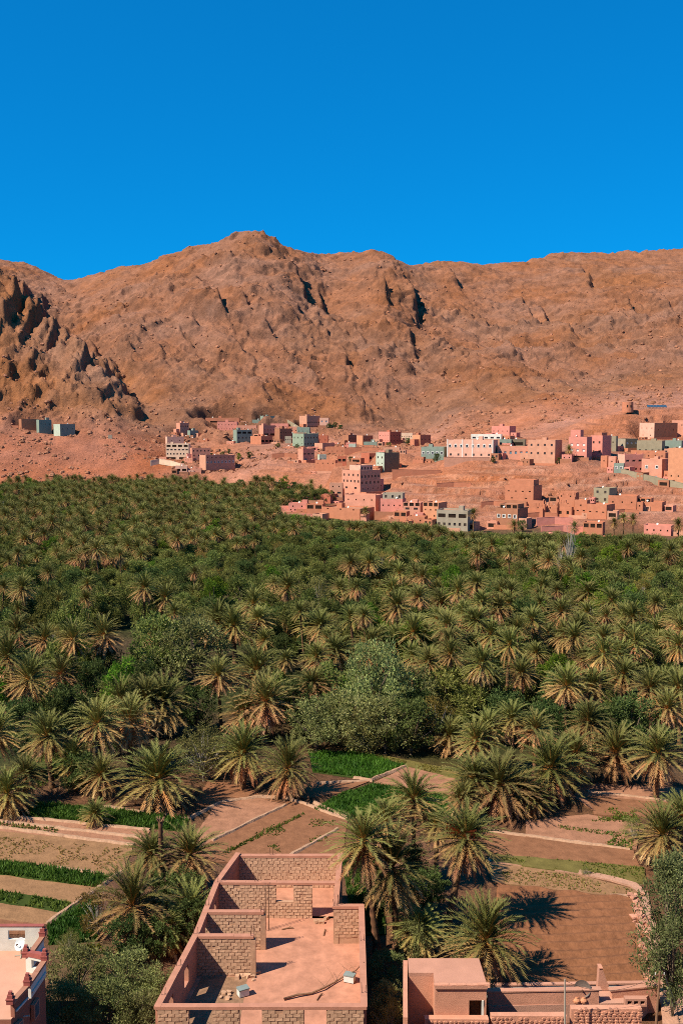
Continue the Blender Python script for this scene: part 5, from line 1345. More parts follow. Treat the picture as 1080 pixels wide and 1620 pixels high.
def grass(label, pts, dens=26, h=.3, c1=(.035, .085, .008), c2=(.09, .16, .02), seed=1, thresh=0.0, z=.1, name='grass', cat='grass'):
    r = np.random.RandomState(seed); P = [tuple(gp(px, py, 0).xy) for px, py in pts]; A = np.array(P)
    lo, hi = A.min(0), A.max(0); area = np.prod(hi - lo); n = int(area * dens)
    x = r.uniform(lo[0], hi[0], n); y = r.uniform(lo[1], hi[1], n)
    k = inside(P, x, y) & (fbm(x / 2.2, y / 2.2, seed, 3) > thresh); x, y = x[k], y[k]; n = len(x)
    tone = np.clip(fbm(x / 1.6, y / 1.6, seed + 5, 3) * 1.6 - .3 + r.uniform(-.25, .25, n), 0, 1)[:, None]
    C = (np.array(c1) * (1 - tone) + np.array(c2) * tone) * r.uniform(.75, 1.25, (n, 1))
    V, F, CC = [], [], []
    for b in range(3):
        az = r.uniform(0, 6.28, n); hh = h * r.uniform(.5, 1.25, n) * (.7 + .6 * fbm(x / 1.1, y / 1.1, 3, 2)); w = .05 + .05 * r.rand(n); ln = hh * r.uniform(.2, .8, n); a2 = r.uniform(0, 6.28, n)
        ox, oy = x + r.uniform(-.08, .08, n), y + r.uniform(-.08, .08, n); zz = np.full(n, z)
        v = np.stack([np.stack([ox - np.cos(az) * w, oy - np.sin(az) * w, zz], 1), np.stack([ox + np.cos(az) * w, oy + np.sin(az) * w, zz], 1), np.stack([ox + np.cos(a2) * ln, oy + np.sin(a2) * ln, zz + hh], 1)], 1).reshape(-1, 3)
        V.append(v); CC.append(np.repeat(C, 3, 0))
    V = np.concatenate(V); CC = np.concatenate(CC); F = np.arange(len(V)).reshape(-1, 3)
    o = link(name, np_mesh(name, V, F, M_GRASS, colors=CC)); setp(o, label, cat, None, 'stuff'); return o
M_BUND = soil('bund', (.46, .27, .165), .25, 2.5)
def bund(label, pts, w=.32, h=.3, mat=None, name='field_bund', cat='earth bank'):
    """low hand-shaped ridge between plots"""
    P = [gp(px, py, 0) for px, py in pts]; Q = []
    for p, q in zip(P, P[1:]):
        n = max(1, int((q - p).length / .7)); Q += [p.lerp(q, k / n) for k in range(n)]
    Q.append(P[-1]); B = MB(); rings = []
    for i, p in enumerate(Q):
        d = (Q[min(i + 1, len(Q) - 1)] - Q[max(i - 1, 0)]).normalized(); n = Vector((-d.y, d.x, 0)); ww = w * rf.uniform(.75, 1.25); hh = h * rf.uniform(.75, 1.2); p = p + n * rf.uniform(-.06, .06)
        rings.append([p - n * ww * 1.3 + Vector((0, 0, -.05)), p - n * ww * .6 + Vector((0, 0, hh)), p + n * ww * .6 + Vector((0, 0, hh * .96)), p + n * ww * 1.3 + Vector((0, 0, -.05))])
    for a_, b_ in zip(rings, rings[1:]):
        for k in range(3): B.poly([a_[k + 1], a_[k], b_[k], b_[k + 1]])
    B.poly(rings[0]); B.poly(rings[-1][::-1])
    o = B.obj(name, mat or M_BUND, None, (0, 0, .08)); o['kind'] = 'structure'; return o
def build_fields():
    # left strips
    sheet('field', SM['tan'], [(-30, 1310), (212, 1338), (196, 1380), (74, 1464), (-30, 1475)])
    sheet('field', SM['pink'], [(-30, 1286), (237, 1314), (225, 1338), (-30, 1312)])
    sheet('field', SM['turf'], [(40, 1290), (60, 1272), (165, 1280), (300, 1296), (290, 1316), (170, 1306)])
    sheet('field', SM['turf'], [(-30, 1358), (183, 1386), (160, 1406), (-30, 1381)]); sheet('field', SM['turf'], [(-30, 1405), (116, 1430), (98, 1445), (-30, 1424)])
    sheet('field', SM['turf'], [(76, 1466), (152, 1418), (156, 1490), (78, 1497)])
    sheet('field', SM['brown'], [(-30, 1450), (70, 1465), (60, 1480), (-30, 1480)])
    sheet('field', SM['dark'], [(80, 1497), (180, 1490), (260, 1500), (250, 1640), (80, 1640)])
    g = grass
    g('lush green crop in the long strip below the shady garden', [(40, 1290), (60, 1272), (165, 1280), (300, 1296), (290, 1316), (170, 1306)], 36, .42, seed=1)
    g('sparse green strip beside the pink soil bands', [(-20, 1300), (96, 1311), (94, 1320), (-20, 1309)], 16, .2, (.08, .11, .015), (.17, .17, .03), seed=2, thresh=.35)
    g('thick dark green crop strip across the tan plot', [(-20, 1360), (183, 1387), (160, 1406), (-20, 1381)], 36, .4, seed=3)
    g('ragged green strip with weeds beside the rendered house plot', [(-20, 1407), (115, 1430), (98, 1444), (-20, 1424)], 22, .3, (.05, .10, .01), (.13, .17, .025), seed=4, thresh=.3)
    g('dark green wedge of crop beside the yellow bush', [(76, 1466), (152, 1418), (156, 1490), (78, 1497)], 36, .4, (.02, .06, .006), (.05, .11, .012), seed=5)
    g('thin dry stubble over the tan plot', [(-20, 1322), (205, 1345), (188, 1380), (100, 1372), (-20, 1355)], 9, .12, (.2, .15, .04), (.3, .2, .06), seed=6, thresh=.4)
    g('weedy verge between the green wedge and the olive bushes', [(92, 1500), (160, 1497), (168, 1512), (95, 1510)], 24, .3, (.09, .11, .012), (.19, .16, .02), seed=16)
    for p in ([(-30, 1288), (237, 1314)], [(-30, 1297), (225, 1326)], [(-30, 1306), (212, 1338)], [(165, 1277), (300, 1296)], [(192, 1380), (130, 1424), (74, 1463)], [(90, 1374), (160, 1384)], [(-5, 1294), (12, 1288)]): bund('', p, .22, .16)
    # centre plots
    sheet('field', SM['brown'], [(322, 1300), (345, 1272), (410, 1264), (480, 1270), (548, 1298), (545, 1365), (330, 1365), (300, 1350)])
    sheet('field', SM['pink'], [(322, 1300), (345, 1272), (410, 1264), (452, 1275), (335, 1332), (300, 1345)])
    sheet('field', SM['brown'], [(305, 1272), (330, 1238), (385, 1240), (415, 1262), (340, 1275)])
    sheet('field', SM['turf'], [(488, 1190), (568, 1192), (642, 1212), (586, 1235), (560, 1231), (494, 1222)])
    sheet('field', SM['brown'], [(440, 1252), (500, 1238), (586, 1236), (540, 1256), (480, 1264)])
    sheet('field', SM['turf'], [(498, 1282), (540, 1256), (592, 1241), (735, 1264), (740, 1292), (640, 1288), (548, 1297)])
    sheet('field', SM['pink'], [(590, 1240), (644, 1214), (738, 1238), (738, 1262)])
    sheet('field', SM['olive'], [(575, 1190), (735, 1222), (740, 1238), (650, 1214)])
    sheet('field', SM['turf'], [(540, 1358), (600, 1345), (610, 1480), (560, 1480)])
    g('bright green square crop plot below the olive row', [(489, 1191), (568, 1193), (641, 1212), (586, 1235), (560, 1230), (495, 1222)], 34, .4, (.035, .10, .008), (.08, .18, .015), seed=7)
    g('green crop plot with pale stone curb behind the palm cluster', [(498, 1281), (540, 1257), (592, 1242), (734, 1265), (738, 1291), (640, 1287), (548, 1296)], 34, .36, (.03, .085, .008), (.07, .15, .015), seed=8)
    g('yellowish stubble strip above the pale soil', [(578, 1192), (734, 1223), (738, 1236), (652, 1215)], 20, .2, (.11, .11, .015), (.2, .16, .03), seed=9, thresh=.3)
    g('thin patchy weeds on the brown plot', [(395, 1325), (450, 1295), (530, 1300), (520, 1330), (440, 1350)], 14, .14, (.08, .11, .015), (.15, .15, .03), seed=10, thresh=.55)
    g('dark grass between the brick house and the palms', [(540, 1360), (600, 1348), (606, 1475), (562, 1478)], 30, .35, (.03, .07, .008), (.07, .12, .015), seed=11)
    for p in ([(335, 1332), (452, 1275)], [(458, 1356), (534, 1313)], [(586, 1235), (642, 1213)], [(560, 1231), (586, 1235)], [(300, 1296), (330, 1280), (350, 1270), (412, 1262), (450, 1262), (490, 1276), (548, 1298)], [(497, 1271), (548, 1295)], [(500, 1241), (588, 1236)]): bund('', p, .22, .2)
    g('narrow weedy line across the brown plot', [(352, 1350), (480, 1287), (483, 1290), (357, 1353)], 30, .2, (.06, .09, .01), (.12, .13, .02), seed=12)
    # right terraces
    sheet('field', SM['pink'], [(915, 1240), (1110, 1250), (1110, 1290), (945, 1288), (905, 1262)])
    sheet('field', SM['brown'], [(925, 1260), (1110, 1276), (1110, 1300), (940, 1290)])
    sheet('field', SM['pink'], [(830, 1300), (930, 1290), (1010, 1305), (1005, 1345), (830, 1325)])
    sheet('field', SM['brown'], [(766, 1318), (1000, 1348), (1012, 1374), (772, 1352)])
    sheet('field', SM['olive'], [(772, 1352), (1020, 1374), (1022, 1400), (912, 1384), (775, 1364)])
    sheet('field', SM['tan'], [(770, 1366), (912, 1386), (1010, 1410), (1000, 1424), (780, 1398)])
    g('green weeds along the shaded terrace edge', [(935, 1302), (965, 1280), (1005, 1284), (1010, 1302)], 24, .25, (.06, .10, .01), (.14, .16, .02), seed=21, thresh=.35)
    g('thin green line between the small terraces', [(883, 1308), (957, 1317), (957, 1323), (883, 1313)], 24, .2, (.06, .09, .01), (.13, .14, .02), seed=22)
    g('green patch of crop at the terrace end', [(958, 1318), (1002, 1320), (1000, 1346), (958, 1340)], 22, .25, (.05, .10, .01), (.13, .17, .02), seed=23, thresh=.4)
    g('patchy grass strip above the pale footpath', [(777, 1352), (1018, 1375), (1020, 1398), (912, 1382), (777, 1362)], 22, .2, (.08, .11, .012), (.2, .18, .04), seed=24, thresh=.42)
    g('dry weeds between the footpath and the ploughed field', [(780, 1370), (912, 1388), (1005, 1412), (990, 1420), (790, 1398)], 16, .2, (.11, .11, .015), (.26, .2, .06), seed=25, thresh=.42)
    for p in ([(767, 1315), (880, 1330), (996, 1346)], [(929, 1254), (1055, 1268)], [(964, 1419), (1008, 1421)]): bund('', p, .22, .2)
    # footpath
    path = [(772, 1361), (850, 1371), (915, 1381), (965, 1391), (1000, 1401), (1016, 1414), (1018, 1440), (1030, 1480), (1050, 1540), (1062, 1640)]
    P = [gp(*p) for p in path]; lft, rgt = [], []
    for i, p in enumerate(P):
        d = (P[min(i + 1, len(P) - 1)] - P[max(i - 1, 0)]).normalized(); n = Vector((-d.y, d.x, 0)); w = .45 if i < 6 else .55
        lft.append(p - n * w); rgt.append(p + n * w)
    for i in range(len(P) - 1):
        B = MB(); z = .14 + .012 * i; B.prism([tuple(lft[i].xy), tuple(lft[i + 1].xy), tuple(rgt[i + 1].xy), tuple(rgt[i].xy)], -.2, z); o = B.obj('footpath', SM['path']); o['kind'] = 'structure'
    sheet('footpath', SM['path'], [(1062, 1640), (1058, 1550), (1120, 1545), (1120, 1640)])
    # ploughed field with furrows running across
    A, Bq, C, D = gp(785, 1400), gp(1008, 1424), gp(1046, 1560), gp(776, 1560)
    nu, nv = 110, 230; V = np.zeros((nv, nu, 3)); r = np.random.RandomState(3)
    for j in range(nv):
        t = j / (nv - 1); l = A.lerp(D, t); q = Bq.lerp(C, t)
        for i in range(nu):
            p = l.lerp(q, i / (nu - 1)); V[j, i] = p
    x, y = V[..., 0], V[..., 1]; ph = (y - .11 * x + .9 * fbm(x / 9, y / 9, 71, 2)) / 1.25
    V[..., 2] = .12 + .2 * np.abs(np.sin(math.pi * ph)) ** 2.0 * (.5 + fbm(x / 4, y / 4, 73, 2)) + (fbm((x + .6 * y) / .55, (y - .5 * x) / .55, 72, 3) - .5) * .09
    V[0, :, 2] = V[-1, :, 2] = V[:, 0, 2] = V[:, -1, 2] = -.1
    ii = np.arange(nu * nv).reshape(nv, nu); F = np.stack([ii[:-1, :-1], ii[:-1, 1:], ii[1:, 1:], ii[1:, :-1]], -1).reshape(-1, 4)[:, ::-1]
    o = link('ploughed_field', np_mesh('ploughed_field', V.reshape(-1, 3), F, SM['plough'], True)); o['kind'] = 'structure'
    # clearings further back
    sheet('field', SM['pink'], [(120, 1100), (150, 1082), (205, 1078), (208, 1092), (150, 1108)], .1); sheet('field', SM['olive'], [(50, 1118), (120, 1098), (170, 1110), (120, 1130)], .12)
    sheet('field', SM['turf'], [(50, 1190), (110, 1185), (120, 1215), (40, 1250)], .11)
    g('grass in the shady garden clearing', [(40, 1185), (112, 1185), (120, 1215), (38, 1262)], 16, .3, (.06, .10, .01), (.15, .17, .02), seed=31, thresh=.35)
    g('grass in the clearing under the palm pair', [(55, 1118), (120, 1100), (168, 1110), (120, 1128)], 16, .3, (.06, .10, .01), (.13, .15, .02), seed=32, thresh=.3)
    # stones lining the right-hand path
    k = 0
    for i in range(70):
        t = rf.random(); p = P[5].lerp(P[8], t) if t < .5 else P[6].lerp(P[9], (t - .5) * 1.4); s = rf.uniform(.12, .3)
        B = MB(); B.box(-s, s, -s * .8, s * .8, 0, s * .9, j=s * .25)
        o = B.obj('path_stone', M_STONE, None, (p.x - .7 + rf.gauss(0, .25), p.y + rf.uniform(-.4, .4), .2), (0, 0, rf.uniform(0, 3))); setp(o, 'pink stone edging the path beside the ploughed field', 'stone', 'stones edging the path')
build_terrain()
rg = random.Random(5)
def T1(x, y): return float(terrain(np.array([x]), np.array([y]))[0])
# ------------------------------------------------------------------ the palms one can tell apart: crown centre, crown width in photo px, foot row
NEAR = [
 (575, 1330, 112, 597, 1505, {'label': 'tall date palm with ringed slender stem beside the unfinished brick house'}),
 (620, 1372, 120, 628, 1500, {'label': 'date palm with rust-brown skirt between two taller stems by the brick house'}),
 (655, 1265, 88, 652, 1395, {'label': 'date palm with tuft rising behind the cluster beside the brick house'}),
 (735, 1325, 108, 705, 1478, {'label': 'date palm with orange date clusters and thick leaning stem by the ploughed field', 'dates': True}),
 (690, 1305, 72, 690, 1410, {'label': 'smaller date palm squeezed behind the one with orange dates'}),
 (768, 1488, 128, 766, 1562, {'label': 'low yellow-green date palm fanning out behind the small mud house'}),
 (662, 1470, 88, 662, 1505, {'label': 'dark low palm sucker in the shade under the tall palms'}),
 (612, 1300, 84, 614, 1420, {'label': 'green date palm half hidden behind the ringed slender stem'}),
 (300, 1352, 104, 284, 1420, {'label': 'date palm with orange leaf bases beside the dead palm stem'}),
 (240, 1350, 84, 246, 1425, {'label': 'straw-coloured date palm left of the dead palm stem'}),
 (210, 1432, 116, 214, 1500, {'label': 'blue-green date palm over the yellow bush by the green plot'}),
 (300, 1440, 90, 300, 1480, {'label': 'dark low palm against the long wall of the brick house'}),
 (262, 1475, 90, 262, 1505, {'label': 'shaded palm sucker between the olive bushes and brick house'}),
 (155, 1145, 96, 157, 1235, {'label': 'date palm with pale straight stem above the long grass strip'}),
 (75, 1165, 78, 83, 1246, {'label': 'grey-green date palm with dark stem in the shady garden'}),
 (205, 1140, 80, 207, 1215, {'label': 'date palm with reddish heart next to the pale straight-stemmed palm'}),
 (250, 1232, 132, 250, 1278, {'label': 'broad stemless date palm spreading over the end of the grass strip'}),
 (385, 1192, 88, 385, 1248, {'label': 'low date palm beside the twiggy shrub'}),
 (455, 1215, 90, 440, 1262, {'label': 'round bristling date palm at the corner of the green plots'}),
 (345, 1070, 64, 350, 1152, {'label': 'date palm with bare stem and rusty crown beside two leafier palms'}),
 (405, 1062, 82, 400, 1140, {}), (420, 1110, 92, 418, 1175, {}), (385, 1128, 76, 385, 1175, {}),
 (260, 1112, 90, 262, 1165, {}), (232, 1105, 80, 235, 1168, {}), (190, 1108, 70, 192, 1170, {}),
 (-5, 1160, 80, -5, 1240, {}), (12, 1255, 84, 12, 1290, {}), (45, 1075, 76, 52, 1160, {}), (12, 1040, 72, 15, 1130, {}),
 (116, 1012, 56, 115, 1112, {}), (165, 1006, 60, 160, 1100, {}), (28, 998, 60, 30, 1080, {}), (70, 1012, 52, 72, 1090, {}), (95, 1068, 66, 98, 1140, {}),
 (150, 1288, 48, 150, 1306, {'label': 'small young palm growing alone in the grass strip'}),
 (118, 1205, 80, 118, 1250, {}), (160, 1225, 70, 162, 1262, {}), (40, 1225, 70, 40, 1270, {}),
 (870, 1215, 118, 868, 1268, {'label': 'wide silvery date palm above the black shade by the terraced plots'}),
 (790, 1242, 112, 790, 1292, {'label': 'date palm with long hanging straw skirt at the plot edge'}),
 (748, 1232, 90, 750, 1285, {'label': 'bright feathery palm beside the one with straw skirt'}),
 (845, 1155, 66, 845, 1235, {}), (810, 1137, 60, 812, 1225, {}), (752, 1172, 74, 750, 1235, {}), (772, 1150, 60, 774, 1225, {}),
 (895, 1085, 68, 893, 1175, {}), (935, 1085, 68, 936, 1170, {}), (985, 1066, 60, 978, 1160, {'label': 'lone high date palm with bare stem behind the terraced plots'}),
 (1040, 1192, 94, 1037, 1264, {'label': 'stout date palm with drooping orange skirt at the edge of the terraces'}),
 (1055, 1120, 64, 1050, 1205, {}), (1026, 1090, 66, 1030, 1180, {}), (930, 1142, 76, 930, 1215, {}), (972, 1190, 86, 972, 1240, {}),
 (910, 1190, 80, 912, 1245, {}), (1072, 1090, 66, 1075, 1180, {}),
 (890, 1005, 50, 880, 1090, {}), (706, 1010, 70, 707, 1072, {}), (748, 1025, 54, 748, 1085, {}), (625, 1018, 60, 625, 1075, {}), (588, 1020, 58, 590, 1080, {}),
 (506, 990, 56, 507, 1064, {}), (530, 1030, 60, 532, 1090, {}), (400, 955, 50, 398, 1022, {}), (345, 985, 64, 348, 1045, {}), (370, 990, 60, 372, 1050, {}),
 (228, 930, 46, 229, 1008, {'label': 'twin-stemmed looking date palm standing high over a clearing in the grove'}), (262, 946, 46, 252, 1008, {}),
 (455, 930, 48, 456, 985, {}), (492, 978, 50, 494, 1030, {}), (1046, 1320, 96, 1050, 1372, {'label': 'drooping straw palm behind the feathery grey tree'}), (1078, 1292, 84, 1080, 1350, {}),
 (710, 1165, 60, 712, 1195, {}), (730, 1262, 60, 732, 1300, {}), (820, 1250, 80, 822, 1285, {}), (840, 1262, 70, 842, 1290, {}),
]
# ------------------------------------------------------------------ the grove behind
def grove_points(seed, dens_r, dmin, dmax, keep):
    r = np.random.RandomState(seed); out = []
    cell = dens_r
    ny = int((dmax - dmin) / cell)
    for j in range(ny):
        y = dmin + j * cell
        hw = .42 * y + 16
        for x in np.arange(-hw, hw, cell):
            out.append((x + r.uniform(-.42, .42) * cell, y + r.uniform(-.42, .42) * cell))
    P = np.array(out); z = terrain(P[:, 0], P[:, 1]); zb, px = base_z(P[:, 0], P[:, 1])
    k = keep(P[:, 0], P[:, 1], zb, px)
    return P[k], z[k]
near_xy = []
def free(x, y, rad=2.5):
    return all((x - a_) ** 2 + (y - b_) ** 2 > rad * rad for a_, b_ in near_xy)
def top_limit(px, y):
    """row that palm tops stay below where houses look out over them"""
    if y > 445 and px < 545: return float(np.interp(px, [-100, 250, 420, 545], [752, 750, 752, 748]))
    return float(np.interp(px, [-100, 400, 436, 445, 520, 545, 690, 720, 1100], [752, 752, 790, 812, 820, 824, 830, 842, 848]))
def fit_height(x, y, z, h, s):
    px = 540 + FPX * x / y; lim = at(px, top_limit(px, y), y).z - z
    return min(h, lim - 2.2 * s)
LANDMARKS = [(170, 1092, 'the pink clearing'), (560, 1185, 'the olive row'), (950, 990, 'the bright green trees'), (893, 922, 'the bare pale trees'), (1010, 1030, 'the tawny tree'), (345, 1150, 'the rusty bare-stemmed palm'), (80, 1240, 'the shady garden'),
 (985, 1160, 'the lone high palm'), (240, 1008, 'the small clearing'), (692, 1186, 'the yellowing tree'), (310, 1085, 'the big olive tree'), (700, 985, 'the single bright tree'), (868, 1268, 'the wide silvery palm'), (1037, 1264, 'the stout orange palm'), (20, 1000, 'the back of the shady garden'),
 (480, 1060, 'the thicket above the rusty palm'), (620, 1075, 'the thicket above the olive row'), (800, 1060, 'the thicket above the silvery palm'), (110, 960, 'the thicket above the pink clearing'), (420, 960, 'the grove middle')]
LANDMARKS = [(gp(a_, b_), c_) for a_, b_, c_ in LANDMARKS]
def near_what(x, y): return min(LANDMARKS, key=lambda q: (q[0].x - x) ** 2 + (q[0].y - y) ** 2)[1]
TONES = ['olive-green', 'yellowing', 'fresh green', 'straw-coloured', 'mid-green', 'deep green']
def palm_label(h, v, lean, x, y, skirt):
    size = 'tall' if h > 7 else ('middling' if h > 4.5 else 'short')
    return '%s %s date palm%s near %s' % (size, TONES[v], (' leaning' if abs(lean) > .55 else '') + ('' if skirt else ' without skirt'), near_what(x, y))
def mix(x, y): return fbm(x / 45, y / 45, 808, 3)
for px, py, w, fx, fy, kw in NEAR:
    kw = dict(kw)
    f = gp(fx, fy); d = f.y; vv = rp.choice([1, 3, 1, 3, 0, 4, 2])
    c = at(px, py, d)
    size = w * mpp(py, d) / 5.35
    palm(f.x, f.y, 0, max(.6, c.z), size, kw.pop('label', None) or 'outer ' + palm_label(c.z, vv, c.x - f.x, f.x, f.y, True), 'date palms around the garden plots', (c.x - f.x, 0), v=vv, **kw)
    near_xy.append((f.x, f.y))
PP, PZ = grove_points(3, 5.5, 138, 660, lambda x, y, zb, px: (zb < 2.5) & (fbm(x / 26, y / 34, 5, 3) + .22 * (fbm(x / 60, y / 60, 15, 2) - .5) + .09 * (y > 300) + .07 * (px < 330) > .54 + .015 * (y < 250)))
OP, OZ = grove_points(4, 6.4, 136, 650, lambda x, y, zb, px: (zb < 2.0) & (vnoise(x / 22, y / 22, 15) < .86))
PH = (6.8, 5.2, 8.0, 4.2, 6.0, 3.2)
order = np.argsort(PP[:, 1]); far_p = []; cnt = 0
for i in order:
    x, y = PP[i]; z = PZ[i]
    if y < 200 and not free(x, y, 3.0): continue
    inview = abs(x) < .345 * y + 3
    h = rg.uniform(5.5, 10.5) if rg.random() < .72 else rg.uniform(2, 5)
    s = rg.uniform(.62, 1.12)
    h = fit_height(x, y, z, h, s)
    if h < 1.2: continue
    if inview and cnt < 225:
        v = rg.randrange(6); ln = rg.uniform(-.9, .9); sk = rg.random() < .8
        palm(x, y, z, h, s, palm_label(h, v, ln, x, y, sk), 'date palms of the dense grove', (ln, rg.uniform(-.5, .5)), v=v, skirt=sk); cnt += 1
    else:
        k = min(range(6), key=lambda q: abs(PH[q] * s - h) + rg.random() * 1.5)
        if h < 3.0: s *= .8
        far_p.append((x, y, z - .1 - max(0, PH[k] * s - h) * .9, rg.uniform(0, 6.28), s, k))
I4 = Matrix.Identity(4)
srcs = []
for k in range(6):
    h = PH[k]
    T = Matrix.Translation((0, 0, h))
    srcs.append(joined('palms', [(CROWNS[k], T), (SKIRTS[k % 5], T), (TRUNKS[k % 3], Matrix.Diagonal((1, 1, h, 1)))]))
scatter_stuff('palm_grove', srcs, far_p, 'far date palms merging into one mass below the village', 'palms')
order = np.argsort(OP[:, 1]); far_o = []; cnt = 0
osrc = ['olive', 'olive', 'dark', 'olive', 'lime', 'yellow']
for i in order:
    x, y = OP[i]; z = OZ[i]
    inview = abs(x) < .345 * y + 3
    kind = 'olive' if rg.random() < .58 else ('dark' if rg.random() < .55 else rg.choice(['lime', 'lime', 'yellow', 'sparse']))
    s = rg.uniform(.75, 1.3)
    if fit_height(x, y, z, 5 * s, s) < 3 * s: continue
    if inview and cnt < 290:
        fz = rg.uniform(.85, 1.45)
        bush(kind, x, y, z, s, ('%s %s %s near %s' % (('broad' if fz < 1.05 else ('upright' if fz > 1.25 else 'rounded')),'large' if s > 1.05 else ('small' if s < .88 else 'middle-sized'), {'olive': 'grey-green olive tree', 'dark': 'dark green tree', 'lime': 'bright green fruit tree', 'yellow': 'yellow-brown fruit tree', 'sparse': 'pale twiggy shrub'}[kind], near_what(x, y))), {'olive': 'olive trees of the grove', 'dark': 'dark trees of the grove', 'lime': 'bright fruit trees of the grove', 'yellow': 'yellow fruit trees of the grove', 'sparse': 'twiggy shrubs of the grove'}[kind], s * fz); cnt += 1
    else: far_o.append((x, y, z - .1, rg.uniform(0, 6.28), s, rg.choice([0, 0, 1, 1, 2, 3, 3, 4, 5]) if rg.random() < .5 else rg.choice([0, 1, 2, 3])))
osm = [joined('trees', [(m[0], I4), (m[1], I4)]) for m in (OLIVES[0], OLIVES[1], DARKS[0], OLIVES[2], LIMES[0], YELLOWS[0])]
scatter_stuff('olive_grove', osm, far_o, 'far olive and fruit trees packed between the palms', 'trees')
build_village()
# ------------------------------------------------------------------ trees standing in the village
for kind, px, py, d, s, lab in [
 ('dark', 690, 728, 505, .75, 'round dark tree in front of the teal house'), ('dark', 780, 733, 488, .55, 'dark leafy tree at the end of the long pink house'),
 ('dark', 335, 712, 690, .7, 'dark shrub at the top of the left village garden'), ('olive', 352, 713, 685, .6, 'grey shrub in the left village garden'), ('dark', 362, 712, 690, .6, 'dark shrub beside the grey one in the left village garden'),
 ('lime', 378, 726, 670, .8, 'bright green tree beside the large red-brown house'), ('dark', 395, 728, 668, .8, 'dark tree above the bare bank in the left village'),
 ('dark', 520, 684, 765, .85, 'dark tree beside the cream house with arches'), ('dark', 530, 686, 762, .8, 'dark tree at the edge of the village by the cream house'), ('dark', 538, 688, 758, .7, 'last dark tree before the bare mountain slope'),
 ('dark', 555, 722, 600, .7, 'dark shrub on the slope above the red ruin'), ('dark', 645, 704, 690, .8, 'dark tree below the small grey house'), ('dark', 660, 705, 684, .6, 'dark shrub below the brown house with orange side'),
 ('olive', 615, 706, 670, .6, 'grey-green shrub below the rose house'), ('dark', 955, 688, 540, .7, 'green tree above the slim pink house'), ('dark', 968, 688, 540, .6, 'green tree above the grey unplastered house'),
 ('dark', 884, 735, 486, .6, 'dark shrub in the shade of the red-brown house'), ('olive', 470, 708, 692, .5, 'grey shrub by the grey block wall'), ('olive', 440, 706, 692, .6, 'pale shrub below the low terracotta house'),
 ('dark', 825, 846, 385, .8, 'dark tree at the foot of the tower house'), ('dark', 290, 728, 664, .45, 'green shrub under the cream house')]:
    q = at(px, py, d); bush(kind, q.x, q.y, T1(q.x, q.y), s, lab)
for px, pc, pf, d, s, lab in [
 (748, 812, 848, 385, .85, 'lone palm with bare stem beside the grey concrete house'), (578, 808, 828, 412, .7, 'small palm in front of the big pink house'),
 (900, 712, 728, 487, .9, 'bushy palm beside the pink house with white shutters'), (812, 832, 852, 378, .85, 'palm in front of the tower house with white windows'),
 (907, 834, 866, 368, .8, 'tall thin palm below the ruined tower'), (880, 848, 866, 364, .9, 'palm beside the low pink house with black doorway'), (1000, 822, 850, 372, .8, 'palm rising below the three black openings'),
 (970, 826, 856, 368, .85, 'palm beside the white-framed balcony house'), (985, 820, 852, 372, .75, 'slim palm in the row under the bare rock'), (1072, 830, 852, 362, .9, 'palm at the right end of the village foot')]:
    q = at(px, pf, d); c = at(px, pc, d); z = T1(q.x, q.y); palm(q.x, q.y, z, max(1.5, c.z - z), s, lab, 'palms among the village houses')

build_brick_house(); build_left_house(); build_mud_house(); build_fields()
